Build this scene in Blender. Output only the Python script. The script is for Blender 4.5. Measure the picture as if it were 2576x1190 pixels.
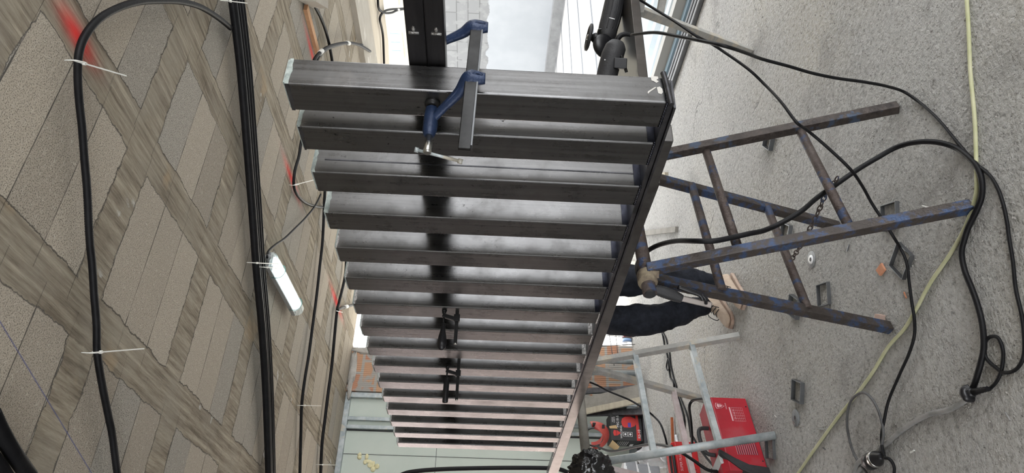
import bpy, bmesh, math, random
from mathutils import Vector, Matrix, noise
random.seed(7)
V = Vector
for o in list(bpy.data.objects): bpy.data.objects.remove(o)
SC = bpy.context.scene; COL = SC.collection
# ---------------------------------------------------------------- camera (photo taken with the phone on its side: world up = picture left)
FPX = 1787.0; EYE = V((0, 0, 1.5)); ROLL = math.atan(.043); PITCH = math.atan((1288-1230)*math.cos(ROLL)/FPX)
cr, sr = math.cos(ROLL), math.sin(ROLL)
FW = V((0, math.cos(PITCH), -math.sin(PITCH))); UP0 = V((0, math.sin(PITCH), math.cos(PITCH))); X0 = V((1, 0, 0))
RT = cr*X0 + sr*UP0; UPV = cr*UP0 - sr*X0
cd = bpy.data.cameras.new('camera'); cam = bpy.data.objects.new('camera', cd); COL.objects.link(cam)
cd.sensor_fit = 'HORIZONTAL'; cd.sensor_width = 36; cd.lens = 36*FPX/2576; cd.clip_end = 300; cd.clip_start = .05
M = Matrix((-UPV, RT, -FW)).transposed().to_4x4(); M.translation = EYE; cam.matrix_world = M
SC.camera = cam
# ---------------------------------------------------------------- world, sun, exposure
SC.view_settings.view_transform = 'Standard'; SC.view_settings.look = 'None'
SC.view_settings.gamma = 1; SC.view_settings.use_curve_mapping = False; SC.view_settings.exposure = 1.55
w = bpy.data.worlds.new('sky'); SC.world = w; w.use_nodes = True
nt = w.node_tree; bg = nt.nodes['Background']; bg.inputs[0].default_value = (.95, .97, 1, 1); bg.inputs[1].default_value = 2.3
sl = bpy.data.lights.new('sun', 'SUN'); sl.energy = 6.5; sl.angle = math.radians(3); sl.color = (1, .95, .86)
so = bpy.data.objects.new('sun', sl); COL.objects.link(so)
so.rotation_euler = V((-.25, .05, -1)).to_track_quat('-Z', 'Y').to_euler()
# ---------------------------------------------------------------- measuring helpers
ANG = math.atan2(.532, .847)
ER = V((math.cos(ANG), math.sin(ANG), 0)); RR = V((-math.sin(ANG), math.cos(ANG), 0))   # room axes: t (across) and s (along)
def W(t, s, z): return ER*t + RR*s + V((0, 0, z))
def ray(x, y): return FW*FPX + RT*(1190-y-595) - UPV*(x-1288)
def az(x, y, z=0.0):
    d = ray(x, y); return EYE + d*((z-EYE.z)/d.z)
def aY(x, y, Y):
    d = ray(x, y); return EYE + d*(Y/d.y)
def ap(x, y, p, n):
    d = ray(x, y); return EYE + d*((p-EYE).dot(n)/d.dot(n))
def aS(x, y, s): return ap(x, y, RR*s, RR)
def aT(x, y, t): return ap(x, y, ER*t, ER)
# ---------------------------------------------------------------- materials
def mat(name, c1, c2=None, rough=.6, metal=0, nscale=(8, 8, 8), nmix=(.35, .65), bump=0, bscale=60, c3=None, rvar=0, spec=.5, detail=6, trans=0, alpha=1, s3=None, r3=(.55, .62)):
    m = bpy.data.materials.new(name); m.use_nodes = True; t = m.node_tree; N = t.nodes; L = t.links
    b = N['Principled BSDF']; b.inputs['Roughness'].default_value = rough; b.inputs['Metallic'].default_value = metal
    b.inputs['Specular IOR Level'].default_value = spec
    b.inputs['Base Color'].default_value = (*c1, 1)
    if trans: b.inputs['Transmission Weight'].default_value = trans
    if alpha < 1: b.inputs['Alpha'].default_value = alpha
    if c2 is None and not bump: return m
    tc = N.new('ShaderNodeTexCoord'); mp = N.new('ShaderNodeMapping'); mp.inputs['Scale'].default_value = nscale
    L.new(tc.outputs['Object'], mp.inputs[0])
    no = N.new('ShaderNodeTexNoise'); no.inputs['Scale'].default_value = 1; no.inputs['Detail'].default_value = detail; no.inputs['Roughness'].default_value = .65
    L.new(mp.outputs[0], no.inputs['Vector'])
    if c2 is not None:
        rp = N.new('ShaderNodeValToRGB'); rp.color_ramp.elements[0].position = nmix[0]; rp.color_ramp.elements[1].position = nmix[1]
        rp.color_ramp.elements[0].color = (*c1, 1); rp.color_ramp.elements[1].color = (*c2, 1)
        L.new(no.outputs['Fac'], rp.inputs[0]); out = rp.outputs[0]
        if c3 is not None:
            n3 = N.new('ShaderNodeTexNoise'); n3.inputs['Scale'].default_value = s3 or nscale[0]*1.7; n3.inputs['Detail'].default_value = 8
            L.new(tc.outputs['Object'], n3.inputs['Vector'])
            r3_ = N.new('ShaderNodeMapRange'); r3_.inputs['From Min'].default_value = r3[0]; r3_.inputs['From Max'].default_value = r3[1]
            L.new(n3.outputs['Fac'], r3_.inputs['Value'])
            mx = N.new('ShaderNodeMix'); mx.data_type = 'RGBA'; L.new(r3_.outputs[0], mx.inputs[0]); L.new(out, mx.inputs[6]); mx.inputs[7].default_value = (*c3, 1); out = mx.outputs[2]
        L.new(out, b.inputs['Base Color'])
    if rvar:
        mr = N.new('ShaderNodeMapRange'); mr.inputs['To Min'].default_value = max(0.03, rough-rvar); mr.inputs['To Max'].default_value = rough+rvar
        mr.inputs['From Min'].default_value = .3; mr.inputs['From Max'].default_value = .7
        L.new(no.outputs['Fac'], mr.inputs['Value']); L.new(mr.outputs[0], b.inputs['Roughness'])
    if bump:
        nb = N.new('ShaderNodeTexNoise'); nb.inputs['Scale'].default_value = bscale; nb.inputs['Detail'].default_value = 6; L.new(tc.outputs['Object'], nb.inputs['Vector'])
        bp = N.new('ShaderNodeBump'); bp.inputs['Strength'].default_value = bump; bp.inputs['Distance'].default_value = .01
        L.new(nb.outputs['Fac'], bp.inputs['Height']); L.new(bp.outputs[0], b.inputs['Normal'])
    return m
STEEL2 = mat('steel_flat', (.12, .115, .112), (.19, .183, .178), rough=.36, metal=.9, nscale=(9, 9, 9), bump=.05, bscale=50, c3=(.075, .07, .066), s3=6, r3=(.58, .75))
STEELH = mat('dark_mill_steel', (.014, .013, .014), (.028, .026, .027), rough=.45, metal=.5, nscale=(6, 6, 40), bump=.05, bscale=60)
STEELD = mat('dark_rail_steel', (.05, .05, .055), (.12, .12, .13), rough=.4, metal=.85, nscale=(12, 12, 12))
PRIMER = mat('pale_end_cap', (.20, .24, .225), (.48, .53, .50), rough=.6, metal=.1, nscale=(30, 30, 30))
WELD = mat('weld_bead', (.30, .29, .28), (.62, .61, .60), rough=.3, metal=.8, nscale=(90, 90, 90), bump=.6, bscale=160)
BURN = mat('burnt_steel', (.02, .021, .03), (.055, .058, .075), rough=.3, metal=.9, nscale=(20, 20, 20))
GALV = mat('galvanised_steel', (.30, .34, .35), (.50, .53, .53), rough=.5, metal=.45, nscale=(14, 14, 14), bump=.15, bscale=40, c3=(.48, .45, .38), s3=16, r3=(.6, .66))
GALVP = mat('plaster_smeared_steel', (.33, .33, .31), (.47, .46, .43), rough=.7, metal=.15, nscale=(10, 10, 10), bump=.4, bscale=60, c3=(.5, .46, .38), s3=12, r3=(.52, .62))
PINKP = mat('pinkish_painted_steel', (.42, .34, .33), (.56, .50, .49), rough=.6, metal=.1, nscale=(14, 14, 14), bump=.2, bscale=60)
RUSTB = mat('chipped_blue_paint', (.042, .072, .15), (.060, .048, .041), rough=.5, metal=.3, nscale=(30, 30, 30), nmix=(.42, .54), bump=.4, bscale=90, c3=(.05, .041, .036), s3=12, r3=(.51, .58))
RUSTC = mat('brown_rusty_tube', (.028, .022, .02), (.075, .06, .052), rough=.5, metal=.4, nscale=(30, 30, 30), bump=.4, bscale=90, c3=(.05, .07, .11), s3=18, r3=(.56, .62))
RUST = mat('rusty_steel', (.055, .038, .033), (.11, .088, .078), rough=.65, metal=.35, nscale=(18, 18, 18), bump=.5, bscale=90, c3=(.05, .07, .13), s3=20, r3=(.55, .6))
CLAMPB = mat('blue_cast_iron', (.008, .02, .058), (.013, .03, .08), rough=.42, metal=.2, nscale=(20, 20, 20), bump=.2, bscale=120)
CLAMPK = mat('black_cast_iron', (.012, .012, .013), rough=.4, metal=.3)
CHROME = mat('bright_steel', (.55, .55, .53), rough=.25, metal=1)
DBAR = mat('dark_bar_steel', (.022, .022, .022), (.042, .042, .042), rough=.38, metal=.8, nscale=(10, 10, 10))
RUB = mat('black_rubber', (.005, .005, .006), (.009, .009, .010), rough=.5, spec=.2, nscale=(20, 20, 20), bump=.1, bscale=90)
RUBD = mat('dusty_black_rubber', (.035, .035, .037), (.11, .11, .11), rough=.6, nscale=(9, 9, 9), nmix=(.4, .7), bump=.2, bscale=90)
GREYC = mat('grey_dusty_rubber', (.17, .17, .165), (.30, .29, .28), rough=.75, nscale=(12, 12, 12), bump=.2, bscale=90)
YELC = mat('yellow_green_hose', (.42, .43, .24), (.52, .51, .34), rough=.6, nscale=(12, 12, 12), bump=.15, bscale=60)
TIE = mat('white_nylon', (.72, .72, .68), rough=.4)
PLK = mat('black_plastic', (.010, .010, .012), rough=.38)
PLKM = mat('black_matt_plastic', (.02, .02, .022), (.03, .03, .032), rough=.6, nscale=(30, 30, 30), bump=.15, bscale=150)
REDW = mat('red_enamel', (.36, .010, .022), (.42, .016, .03), rough=.38, nscale=(6, 6, 6), c3=(.38, .06, .07), s3=9, r3=(.55, .8), bump=.02, bscale=40)
REDH = mat('red_plastic_dusty', (.42, .03, .025), (.5, .09, .07), rough=.45, nscale=(14, 14, 14))
REDT = mat('red_plastic', (.45, .012, .015), rough=.35)
BOXK = mat('black_printed_card', (.018, .018, .019), rough=.5)
CARD = mat('brown_card', (.52, .36, .18), (.58, .41, .22), rough=.85, nscale=(9, 9, 9))
WHT = mat('white_print', (.8, .8, .8), rough=.6)
REDP = mat('red_print', (.62, .03, .025), rough=.5)
PINKPR = mat('pale_pink_print', (.72, .42, .45), rough=.5)
BLUEP = mat('blue_violet_print', (.10, .06, .38), rough=.3)
DENIM = mat('black_denim', (.006, .007, .010), (.022, .025, .034), rough=.9, nscale=(12, 12, 12), bump=.5, bscale=26, spec=.2)
SHIRT = mat('dark_grey_cotton', (.03, .032, .036), (.045, .047, .05), rough=.95, nscale=(9, 9, 9), bump=.3, bscale=30)
SKIN = mat('skin', (.42, .22, .15), rough=.55); HAIR = mat('dark_hair', (.02, .014, .01), rough=.6)
SHOE = mat('beige_suede', (.42, .32, .24), (.52, .42, .33), rough=.85, nscale=(20, 20, 20), bump=.3, bscale=80)
SOLE = mat('dusty_sole', (.38, .26, .20), (.46, .37, .30), rough=.85, nscale=(16, 16, 16)); LACE = mat('black_lace', (.02, .02, .02), rough=.8)
TILE = mat('terracotta', (.52, .22, .12), (.60, .29, .17), rough=.85, nscale=(30, 30, 30))
DISC = mat('grey_cutting_disc', (.16, .17, .18), (.24, .25, .26), rough=.7, nscale=(40, 40, 40)); DISCL = mat('worn_disc_rim', (.24, .25, .25), (.36, .36, .36), rough=.6, metal=.1, nscale=(60, 60, 60))
PAPER = mat('bright_label', (.86, .87, .88), rough=.3)
WOODL = mat('pale_timber', (.34, .30, .23), (.44, .40, .31), rough=.8, nscale=(3, 3, 40), bump=.2, bscale=60)
PLB = mat('concrete_smeared_timber', (.17, .16, .14), (.27, .255, .225), rough=.9, nscale=(6, 6, 6), bump=.4, bscale=40)
BAG = mat('black_bin_liner', (.006, .006, .007), rough=.18, spec=.8, c2=(.01, .01, .011), nscale=(9, 9, 9), bump=.5, bscale=22)
CLRP = mat('clear_plastic_film', (.85, .87, .9), rough=.25, trans=.5, alpha=.5)
BOTT = mat('bottle_plastic', (.86, .9, .94), rough=.08, trans=.75, alpha=.55)
GREYB = mat('grey_paper_sack', (.25, .26, .28), (.34, .35, .36), rough=.85, nscale=(6, 6, 6))
TUBEG = mat('lamp_tube_glow', (.9, 1, 1), rough=.4)
b = TUBEG.node_tree.nodes['Principled BSDF']; b.inputs['Emission Color'].default_value = (.82, 1, 1, 1); b.inputs['Emission Strength'].default_value = 1.5
LENS = mat('clear_lamp_cover', (.85, .93, .93), rough=.12, trans=.6, alpha=.35)
LGREY = mat('lamp_housing_grey', (.22, .23, .23), rough=.5)
FOAM = mat('yellow_foam', (.72, .66, .38), rough=.9, c2=(.8, .75, .5), nscale=(30, 30, 30), bump=.6, bscale=60)
SHEET = mat('white_coated_sheet', (.34, .40, .44), (.44, .49, .51), rough=.35, metal=.25, nscale=(3, 3, 3))
SHEETB = mat('pale_blue_sheet', (.27, .38, .45), rough=.35, metal=.2)
SHEETW = mat('offwhite_profile', (.34, .335, .31), rough=.5)
DTUBE = mat('dark_steel_rod', (.10, .105, .11), (.16, .165, .17), rough=.4, metal=.7, nscale=(6, 6, 6))
BRICKG = mat('grey_mortar', (.36, .34, .31), (.48, .46, .42), rough=.95, nscale=(12, 12, 12), bump=.8, bscale=40)
def gyp():
    m = mat('green_gypsum_board', (.50, .56, .50), (.56, .61, .55), rough=.85, nscale=(1.5, 1.5, 1.5)); return m
GYP = gyp()
def brickmat():
    m = bpy.data.materials.new('hollow_clay_brick'); m.use_nodes = True; N = m.node_tree.nodes; L = m.node_tree.links; b = N['Principled BSDF']; b.inputs['Roughness'].default_value = .9
    tc = N.new('ShaderNodeTexCoord'); sp = N.new('ShaderNodeSeparateXYZ'); cb = N.new('ShaderNodeCombineXYZ'); L.new(tc.outputs['Object'], sp.inputs[0]); L.new(sp.outputs[0], cb.inputs[0]); L.new(sp.outputs[2], cb.inputs[1])
    nz = N.new('ShaderNodeTexNoise'); nz.inputs['Scale'].default_value = 9; L.new(tc.outputs['Object'], nz.inputs['Vector'])
    mx = N.new('ShaderNodeMix'); mx.data_type = 'RGBA'; mx.inputs[0].default_value = .005; L.new(cb.outputs[0], mx.inputs[6]); L.new(nz.outputs['Color'], mx.inputs[7])
    br = N.new('ShaderNodeTexBrick'); br.inputs['Color1'].default_value = (.50, .24, .15, 1); br.inputs['Color2'].default_value = (.56, .36, .22, 1); br.inputs['Mortar'].default_value = (.42, .39, .35, 1)
    br.inputs['Scale'].default_value = 1; br.inputs['Brick Width'].default_value = .25; br.inputs['Row Height'].default_value = .14; br.inputs['Mortar Size'].default_value = .014
    L.new(mx.outputs[2], br.inputs['Vector'])
    wv = N.new('ShaderNodeTexWave'); wv.bands_direction = 'X'; wv.inputs['Scale'].default_value = 16; L.new(mx.outputs[2], wv.inputs['Vector'])
    mm = N.new('ShaderNodeMix'); mm.data_type = 'RGBA'; mm.blend_type = 'MULTIPLY'; L.new(br.outputs['Color'], mm.inputs[6])
    mr = N.new('ShaderNodeMapRange'); mr.inputs['To Min'].default_value = .72; L.new(wv.outputs['Fac'], mr.inputs['Value']); L.new(mr.outputs[0], mm.inputs[7]); mm.inputs[0].default_value = 1
    n2 = N.new('ShaderNodeTexNoise'); n2.inputs['Scale'].default_value = 4.5; n2.inputs['Detail'].default_value = 8; L.new(tc.outputs['Object'], n2.inputs['Vector'])
    r2 = N.new('ShaderNodeMapRange'); r2.inputs['From Min'].default_value = .57; r2.inputs['From Max'].default_value = .60; L.new(n2.outputs['Fac'], r2.inputs['Value'])
    m3 = N.new('ShaderNodeMix'); m3.data_type = 'RGBA'; L.new(r2.outputs[0], m3.inputs[0]); L.new(mm.outputs[2], m3.inputs[6]); m3.inputs[7].default_value = (.34, .32, .29, 1)
    L.new(m3.outputs[2], b.inputs['Base Color'])
    bp = N.new('ShaderNodeBump'); bp.inputs['Strength'].default_value = .4; bp.inputs['Distance'].default_value = .008; L.new(wv.outputs['Fac'], bp.inputs['Height']); L.new(bp.outputs[0], b.inputs['Normal'])
    return m
BRICK = brickmat()
class G:  # tiny node-graph writer for the big surfaces
    def __init__(s, name, rough=.9):
        s.m = bpy.data.materials.new(name); s.m.use_nodes = True; s.N = s.m.node_tree.nodes; s.L = s.m.node_tree.links; s.b = s.N['Principled BSDF']; s.b.inputs['Roughness'].default_value = rough
        s.tc = s.N.new('ShaderNodeTexCoord').outputs['Object']
        sp = s.N.new('ShaderNodeSeparateXYZ'); s.L.new(s.tc, sp.inputs[0]); s.x, s.y, s.z = sp.outputs
    def put(s, sock, v):
        if isinstance(v, (int, float)): sock.default_value = v
        elif isinstance(v, tuple): sock.default_value = (*v, 1) if len(v) == 3 and sock.type == 'RGBA' else v
        else: s.L.new(v, sock)
    def math(s, op, a, b=None, c=None):
        n = s.N.new('ShaderNodeMath'); n.operation = op; s.put(n.inputs[0], a)
        if b is not None: s.put(n.inputs[1], b)
        if c is not None: s.put(n.inputs[2], c)
        return n.outputs[0]
    def noise(s, scale, detail=5, vec=None, map_=None, rough=.55, color=False):
        n = s.N.new('ShaderNodeTexNoise'); n.inputs['Scale'].default_value = scale; n.inputs['Detail'].default_value = detail; n.inputs['Roughness'].default_value = rough
        v = vec or s.tc
        if map_:
            mp = s.N.new('ShaderNodeMapping'); mp.inputs['Scale'].default_value = map_[0]; mp.inputs['Rotation'].default_value = (0, 0, map_[1]); s.L.new(v, mp.inputs[0]); v = mp.outputs[0]
        s.L.new(v, n.inputs['Vector']); return n.outputs['Color' if color else 'Fac']
    def rng(s, v, a, b, c=0, d=1):
        n = s.N.new('ShaderNodeMapRange'); n.inputs['From Min'].default_value = a; n.inputs['From Max'].default_value = b; n.inputs['To Min'].default_value = c; n.inputs['To Max'].default_value = d; s.L.new(v, n.inputs['Value']); return n.outputs[0]
    def mix(s, f, a, b, mode='MIX'):
        n = s.N.new('ShaderNodeMix'); n.data_type = 'RGBA'; n.blend_type = mode; s.put(n.inputs[0], f); s.put(n.inputs[6], a); s.put(n.inputs[7], b); return n.outputs[2]
    def comb(s, x, y, z=0):
        n = s.N.new('ShaderNodeCombineXYZ'); s.put(n.inputs[0], x); s.put(n.inputs[1], y); s.put(n.inputs[2], z); return n.outputs[0]
    def white(s, v):
        n = s.N.new('ShaderNodeTexWhiteNoise'); n.noise_dimensions = '2D'; s.L.new(v, n.inputs['Vector']); return n.outputs['Value']
    def bump(s, h, strength, dist, normal=None):
        n = s.N.new('ShaderNodeBump'); n.inputs['Strength'].default_value = strength; n.inputs['Distance'].default_value = dist; s.L.new(h, n.inputs['Height'])
        if normal is not None: s.L.new(normal, n.inputs['Normal'])
        return n.outputs[0]
    def vor(s, scale, feature='F1', vec=None):
        n = s.N.new('ShaderNodeTexVoronoi'); n.feature = feature; n.inputs['Scale'].default_value = scale; s.L.new(vec or s.tc, n.inputs['Vector']); return n.outputs['Distance']
def floor_mat():
    g = G('rough_concrete_screed', .88)
    a = g.noise(1.1, 6); big = g.mix(g.rng(a, .35, .65), (.50, .49, .465), (.68, .665, .63))
    warm = g.mix(g.rng(g.noise(.7, 3), .45, .7), big, (.66, .615, .52))
    sw = g.noise(40, 6, rough=.6); c = g.mix(g.rng(sw, .40, .62, 0, .7), warm, (.78, .765, .73)); c = g.mix(g.rng(sw, .42, .33, 0, .6), c, (.27, .262, .245))
    pit = g.rng(g.noise(120, 4), .38, .30); c = g.mix(g.math('MULTIPLY', pit, .75), c, (.12, .115, .11))
    sp = g.rng(g.noise(26, 4), .62, .72); c = g.mix(g.math('MULTIPLY', sp, .4), c, (.82, .80, .76))
    dirt = g.rng(g.noise(2.3, 8), .56, .68); c = g.mix(g.math('MULTIPLY', dirt, .45), c, (.32, .31, .295))
    wv = g.noise(2.2, 4, color=True); vv = g.mix(.35, g.tc, wv)
    cr_ = g.math('MULTIPLY', g.rng(g.vor(.9, 'DISTANCE_TO_EDGE', vv), .0, .004, 1, 0), g.rng(g.noise(1.4, 3), .5, .58)); c = g.mix(g.math('MULTIPLY', cr_, .6), c, (.14, .135, .125))
    g.L.new(c, g.b.inputs['Base Color'])
    nf = g.noise(60, 5, rough=.6); nm = g.noise(14, 7, map_=((1, 1.7, 1), .9), rough=.6)
    h = g.math('ADD', g.math('MULTIPLY', nf, 2.2), g.math('MULTIPLY', nm, g.rng(g.noise(.8, 2), .35, .65, .5, 2.4))); h = g.math('ADD', h, g.math('MULTIPLY', g.noise(3, 4), 2.0))
    h = g.math('SUBTRACT', h, g.math('MULTIPLY', cr_, .5)); h = g.math('SUBTRACT', h, g.math('MULTIPLY', pit, .5))
    g.L.new(g.bump(h, 1.0, .03), g.b.inputs['Normal'])
    return g.m
def ceil_mat():
    g = G('rib_and_block_concrete', .9)
    d1 = g.math('MULTIPLY', g.math('SUBTRACT', g.noise(5, 7, rough=.7), .5), .075); d2 = g.math('MULTIPLY', g.math('SUBTRACT', g.noise(5.5, 7, map_=((1, 1, 1), 1.0), rough=.7), .5), .09)
    t = g.math('ADD', g.x, d1); s_ = g.math('ADD', g.y, d2)
    tt = g.math('SUBTRACT', t, 1.68)
    u = g.math('ADD', g.math('DIVIDE', g.math('MINIMUM', tt, 0), .70), g.math('DIVIDE', g.math('MAXIMUM', tt, 0), .59))
    du = g.math('ABSOLUTE', g.math('SUBTRACT', g.math('FRACT', g.math('ADD', u, .5)), .5))
    J = g.rng(du, .130, .120)
    ci = g.math('FLOOR', u)                       # cell index across
    off = g.math('MULTIPLY', g.math('SUBTRACT', g.white(g.comb(ci, 3.3)), .5), .10)
    v = g.math('DIVIDE', g.math('SUBTRACT', g.math('ADD', s_, off), 2.16), .78)
    dv = g.math('ABSOLUTE', g.math('SUBTRACT', g.math('FRACT', g.math('ADD', v, .5)), .5))
    Cx = g.rng(dv, .114, .105)
    rib = g.math('MAXIMUM', J, Cx)
    # blocks: three strips in each bay
    bs = g.math('DIVIDE', g.math('SUBTRACT', g.math('FRACT', g.math('DIVIDE', g.math('SUBTRACT', g.math('ADD', g.y, off), 2.16), .78)), .109), .2607)
    bi = g.math('FLOOR', bs); bf = g.math('FRACT', bs); bd = g.math('MINIMUM', bf, g.math('SUBTRACT', 1, bf))
    nj = g.math('MULTIPLY', g.math('SUBTRACT', g.noise(6, 5), .5), .05)
    joint = g.rng(g.math('ADD', bd, nj), .012, .0)
    bid = g.white(g.comb(g.math('ADD', g.math('MULTIPLY', g.math('FLOOR', v), 7.1), bi), ci))
    bid2 = g.white(g.comb(g.math('ADD', g.math('MULTIPLY', g.math('FLOOR', v), 3.7), bi), g.math('ADD', ci, 11.3)))
    blk = g.mix(g.rng(bid, .0, 1.0), (.33, .29, .235), (.44, .39, .315)); blk = g.mix(g.rng(bid2, .70, .78, 0, .45), blk, (.31, .31, .29))
    pitn = g.noise(240, 1.5); pit = g.rng(pitn, .42, .33); pamt = g.rng(bid2, 0, 1, .25, .95)
    blk = g.mix(g.math('MULTIPLY', pit, pamt), blk, (.085, .078, .065)); blk = g.mix(g.rng(g.noise(300, 2), .5, .36, 0, .5), blk, (.20, .185, .155))
    blk = g.mix(g.rng(g.noise(60, 3), .58, .72, 0, .4), blk, (.58, .54, .47))
    blk = g.mix(joint, blk, (.07, .065, .055))
    gj = g.noise(1, 8, map_=((38, 2.2, 5), 0), rough=.7); gc = g.noise(1, 8, map_=((34, 3.0, 5), .35), rough=.7)
    grain = g.rng(g.mix(J, gc, gj), .37, .62)
    ribc = g.mix(grain, (.14, .11, .075), (.40, .35, .265))
    ribc = g.mix(g.rng(g.noise(3.2, 6), .45, .62, 0, .55), ribc, (.33, .295, .235))
    ribc = g.mix(g.rng(g.noise(2.6, 4, map_=((1, 1, 1), 2.0)), .64, .70, 0, .6), ribc, (.42, .31, .19))
    ribc = g.mix(g.rng(g.noise(4.5, 8, map_=((1, 1, 1), 4.0)), .68, .71, 0, .8), ribc, (.56, .55, .52))
    edge = g.math('MULTIPLY', g.rng(g.math('ABSOLUTE', g.math('SUBTRACT', rib, .5)), .5, .2), .9)
    c = g.mix(rib, blk, ribc); c = g.mix(edge, c, (.08, .07, .055))
    # red spray marks and the blue chalk line on the ceiling
    red = None
    for (t0, s0, ax, ay, k) in ((1.672, 1.60, .035, .10, 1.0), (2.75, 3.81, .03, .20, .9), (3.72, 3.64, .03, .22, .8), (2.77, 5.62, .035, .26, 1.0)):
        dx = g.math('DIVIDE', g.math('SUBTRACT', g.x, t0), ax); dy = g.math('DIVIDE', g.math('SUBTRACT', g.y, s0), ay)
        q = g.math('MULTIPLY', g.math('EXPONENT', g.math('MULTIPLY', g.math('ADD', g.math('MULTIPLY', dx, dx), g.math('MULTIPLY', dy, dy)), -1)), k)
        red = q if red is None else g.math('MAXIMUM', red, q)
    c = g.mix(red, c, (.85, .03, .025))
    n_ = V((2.514-1.804, -(.569-.793))).normalized()
    dl = g.math('ABSOLUTE', g.math('ADD', g.math('MULTIPLY', g.math('SUBTRACT', g.x, .793), n_.x), g.math('MULTIPLY', g.math('SUBTRACT', g.y, 1.804), n_.y)))
    lm = g.math('MULTIPLY', g.rng(dl, .0035, .001), g.rng(g.y, 2.9, 2.8)); c = g.mix(g.math('MULTIPLY', lm, .75), c, (.07, .08, .22))
    g.L.new(c, g.b.inputs['Base Color'])
    h = g.math('ADD', g.math('MULTIPLY', pit, g.math('MULTIPLY', g.math('SUBTRACT', 1, rib), -.35)), g.math('MULTIPLY', g.math('MULTIPLY', grain, rib), .35))
    h = g.math('SUBTRACT', h, g.math('MULTIPLY', joint, .6)); h = g.math('ADD', h, g.math('MULTIPLY', rib, -.6)); h = g.math('ADD', h, g.math('MULTIPLY', g.noise(30, 6), .5))
    g.L.new(g.bump(h, .9, .015), g.b.inputs['Normal'])
    return g.m
FLOOR = floor_mat(); CEIL = ceil_mat()
def steel_mat():
    g = G('raw_steel', .32); g.b.inputs['Metallic'].default_value = .92
    st = g.noise(1, 5, map_=((70, 70, 1.3), 0), rough=.6); bl = g.noise(9, 7, rough=.65); sp = g.noise(75, 3)
    c = g.mix(g.rng(st, .25, .75), (.11, .109, .109), (.175, .174, .174))
    c = g.mix(g.rng(bl, .55, .72, 0, .42), c, (.062, .058, .055)); c = g.mix(g.math('MULTIPLY', g.rng(sp, .66, .72), g.rng(g.noise(5, 3), .5, .62)), c, (.025, .024, .024))
    c = g.mix(g.rng(g.noise(4, 4), .62, .72, 0, .5), c, (.26, .25, .245))
    g.L.new(c, g.b.inputs['Base Color'])
    r_ = g.math('ADD', g.rng(bl, .35, .7, .25, .36), g.math('MULTIPLY', g.math('SUBTRACT', st, .5), .18)); g.L.new(r_, g.b.inputs['Roughness'])
    g.L.new(g.bump(g.math('ADD', st, g.noise(40, 3)), .06, .004), g.b.inputs['Normal']); return g.m
STEEL = steel_mat()
BEAMC = mat('board_marked_concrete', (.30, .275, .235), (.42, .395, .35), rough=.9, nscale=(3, 1, 3), bump=.4, bscale=30, c3=(.5, .48, .44), s3=5, r3=(.6, .66))
SLABC = mat('pale_board_marked_slab', (.46, .41, .33), (.56, .51, .43), rough=.9, nscale=(8, .7, 1), bump=.3, bscale=20)
def block_wall():
    g = G('blockwork_and_white_render', .85)
    nz = g.noise(3, 5); zz = g.math('ADD', g.z, g.math('MULTIPLY', g.math('SUBTRACT', nz, .5), .28))
    br = g.N.new('ShaderNodeTexBrick'); g.L.new(g.comb(g.y, g.z), br.inputs['Vector']); br.inputs['Scale'].default_value = 1; br.inputs['Brick Width'].default_value = .62; br.inputs['Row Height'].default_value = .28; br.inputs['Mortar Size'].default_value = .012
    br.inputs['Color1'].default_value = (.115, .115, .112, 1); br.inputs['Color2'].default_value = (.10, .10, .098, 1); br.inputs['Mortar'].default_value = (.065, .065, .062, 1)
    c = g.mix(g.rng(g.noise(4, 6), .52, .6, 0, .8), br.outputs[0], (.13, .13, .125))
    m = g.rng(zz, 1.76, 1.74); wh = g.mix(g.rng(g.noise(1.2, 6), .4, .6), (.175, .183, .187), (.195, .202, .205)); c = g.mix(m, c, wh)
    g.L.new(c, g.b.inputs['Base Color']); return g.m
def deck_mat():
    g = G('pale_terrace_slabs', .6)
    f = g.math('FRACT', g.math('DIVIDE', g.math('SUBTRACT', g.math('ADD', g.y, g.math('MULTIPLY', g.x, -.12)), 6.65), 1.13)); l = g.rng(g.math('MINIMUM', f, g.math('SUBTRACT', 1, f)), .05, .04)
    c = g.mix(g.rng(g.noise(1, 7, map_=((1.5, 9, 1), .1)), .4, .6), (.085, .085, .083), (.115, .114, .112)); c = g.mix(l, c, (.008, .012, .018))
    g.L.new(c, g.b.inputs['Base Color']); return g.m
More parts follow.
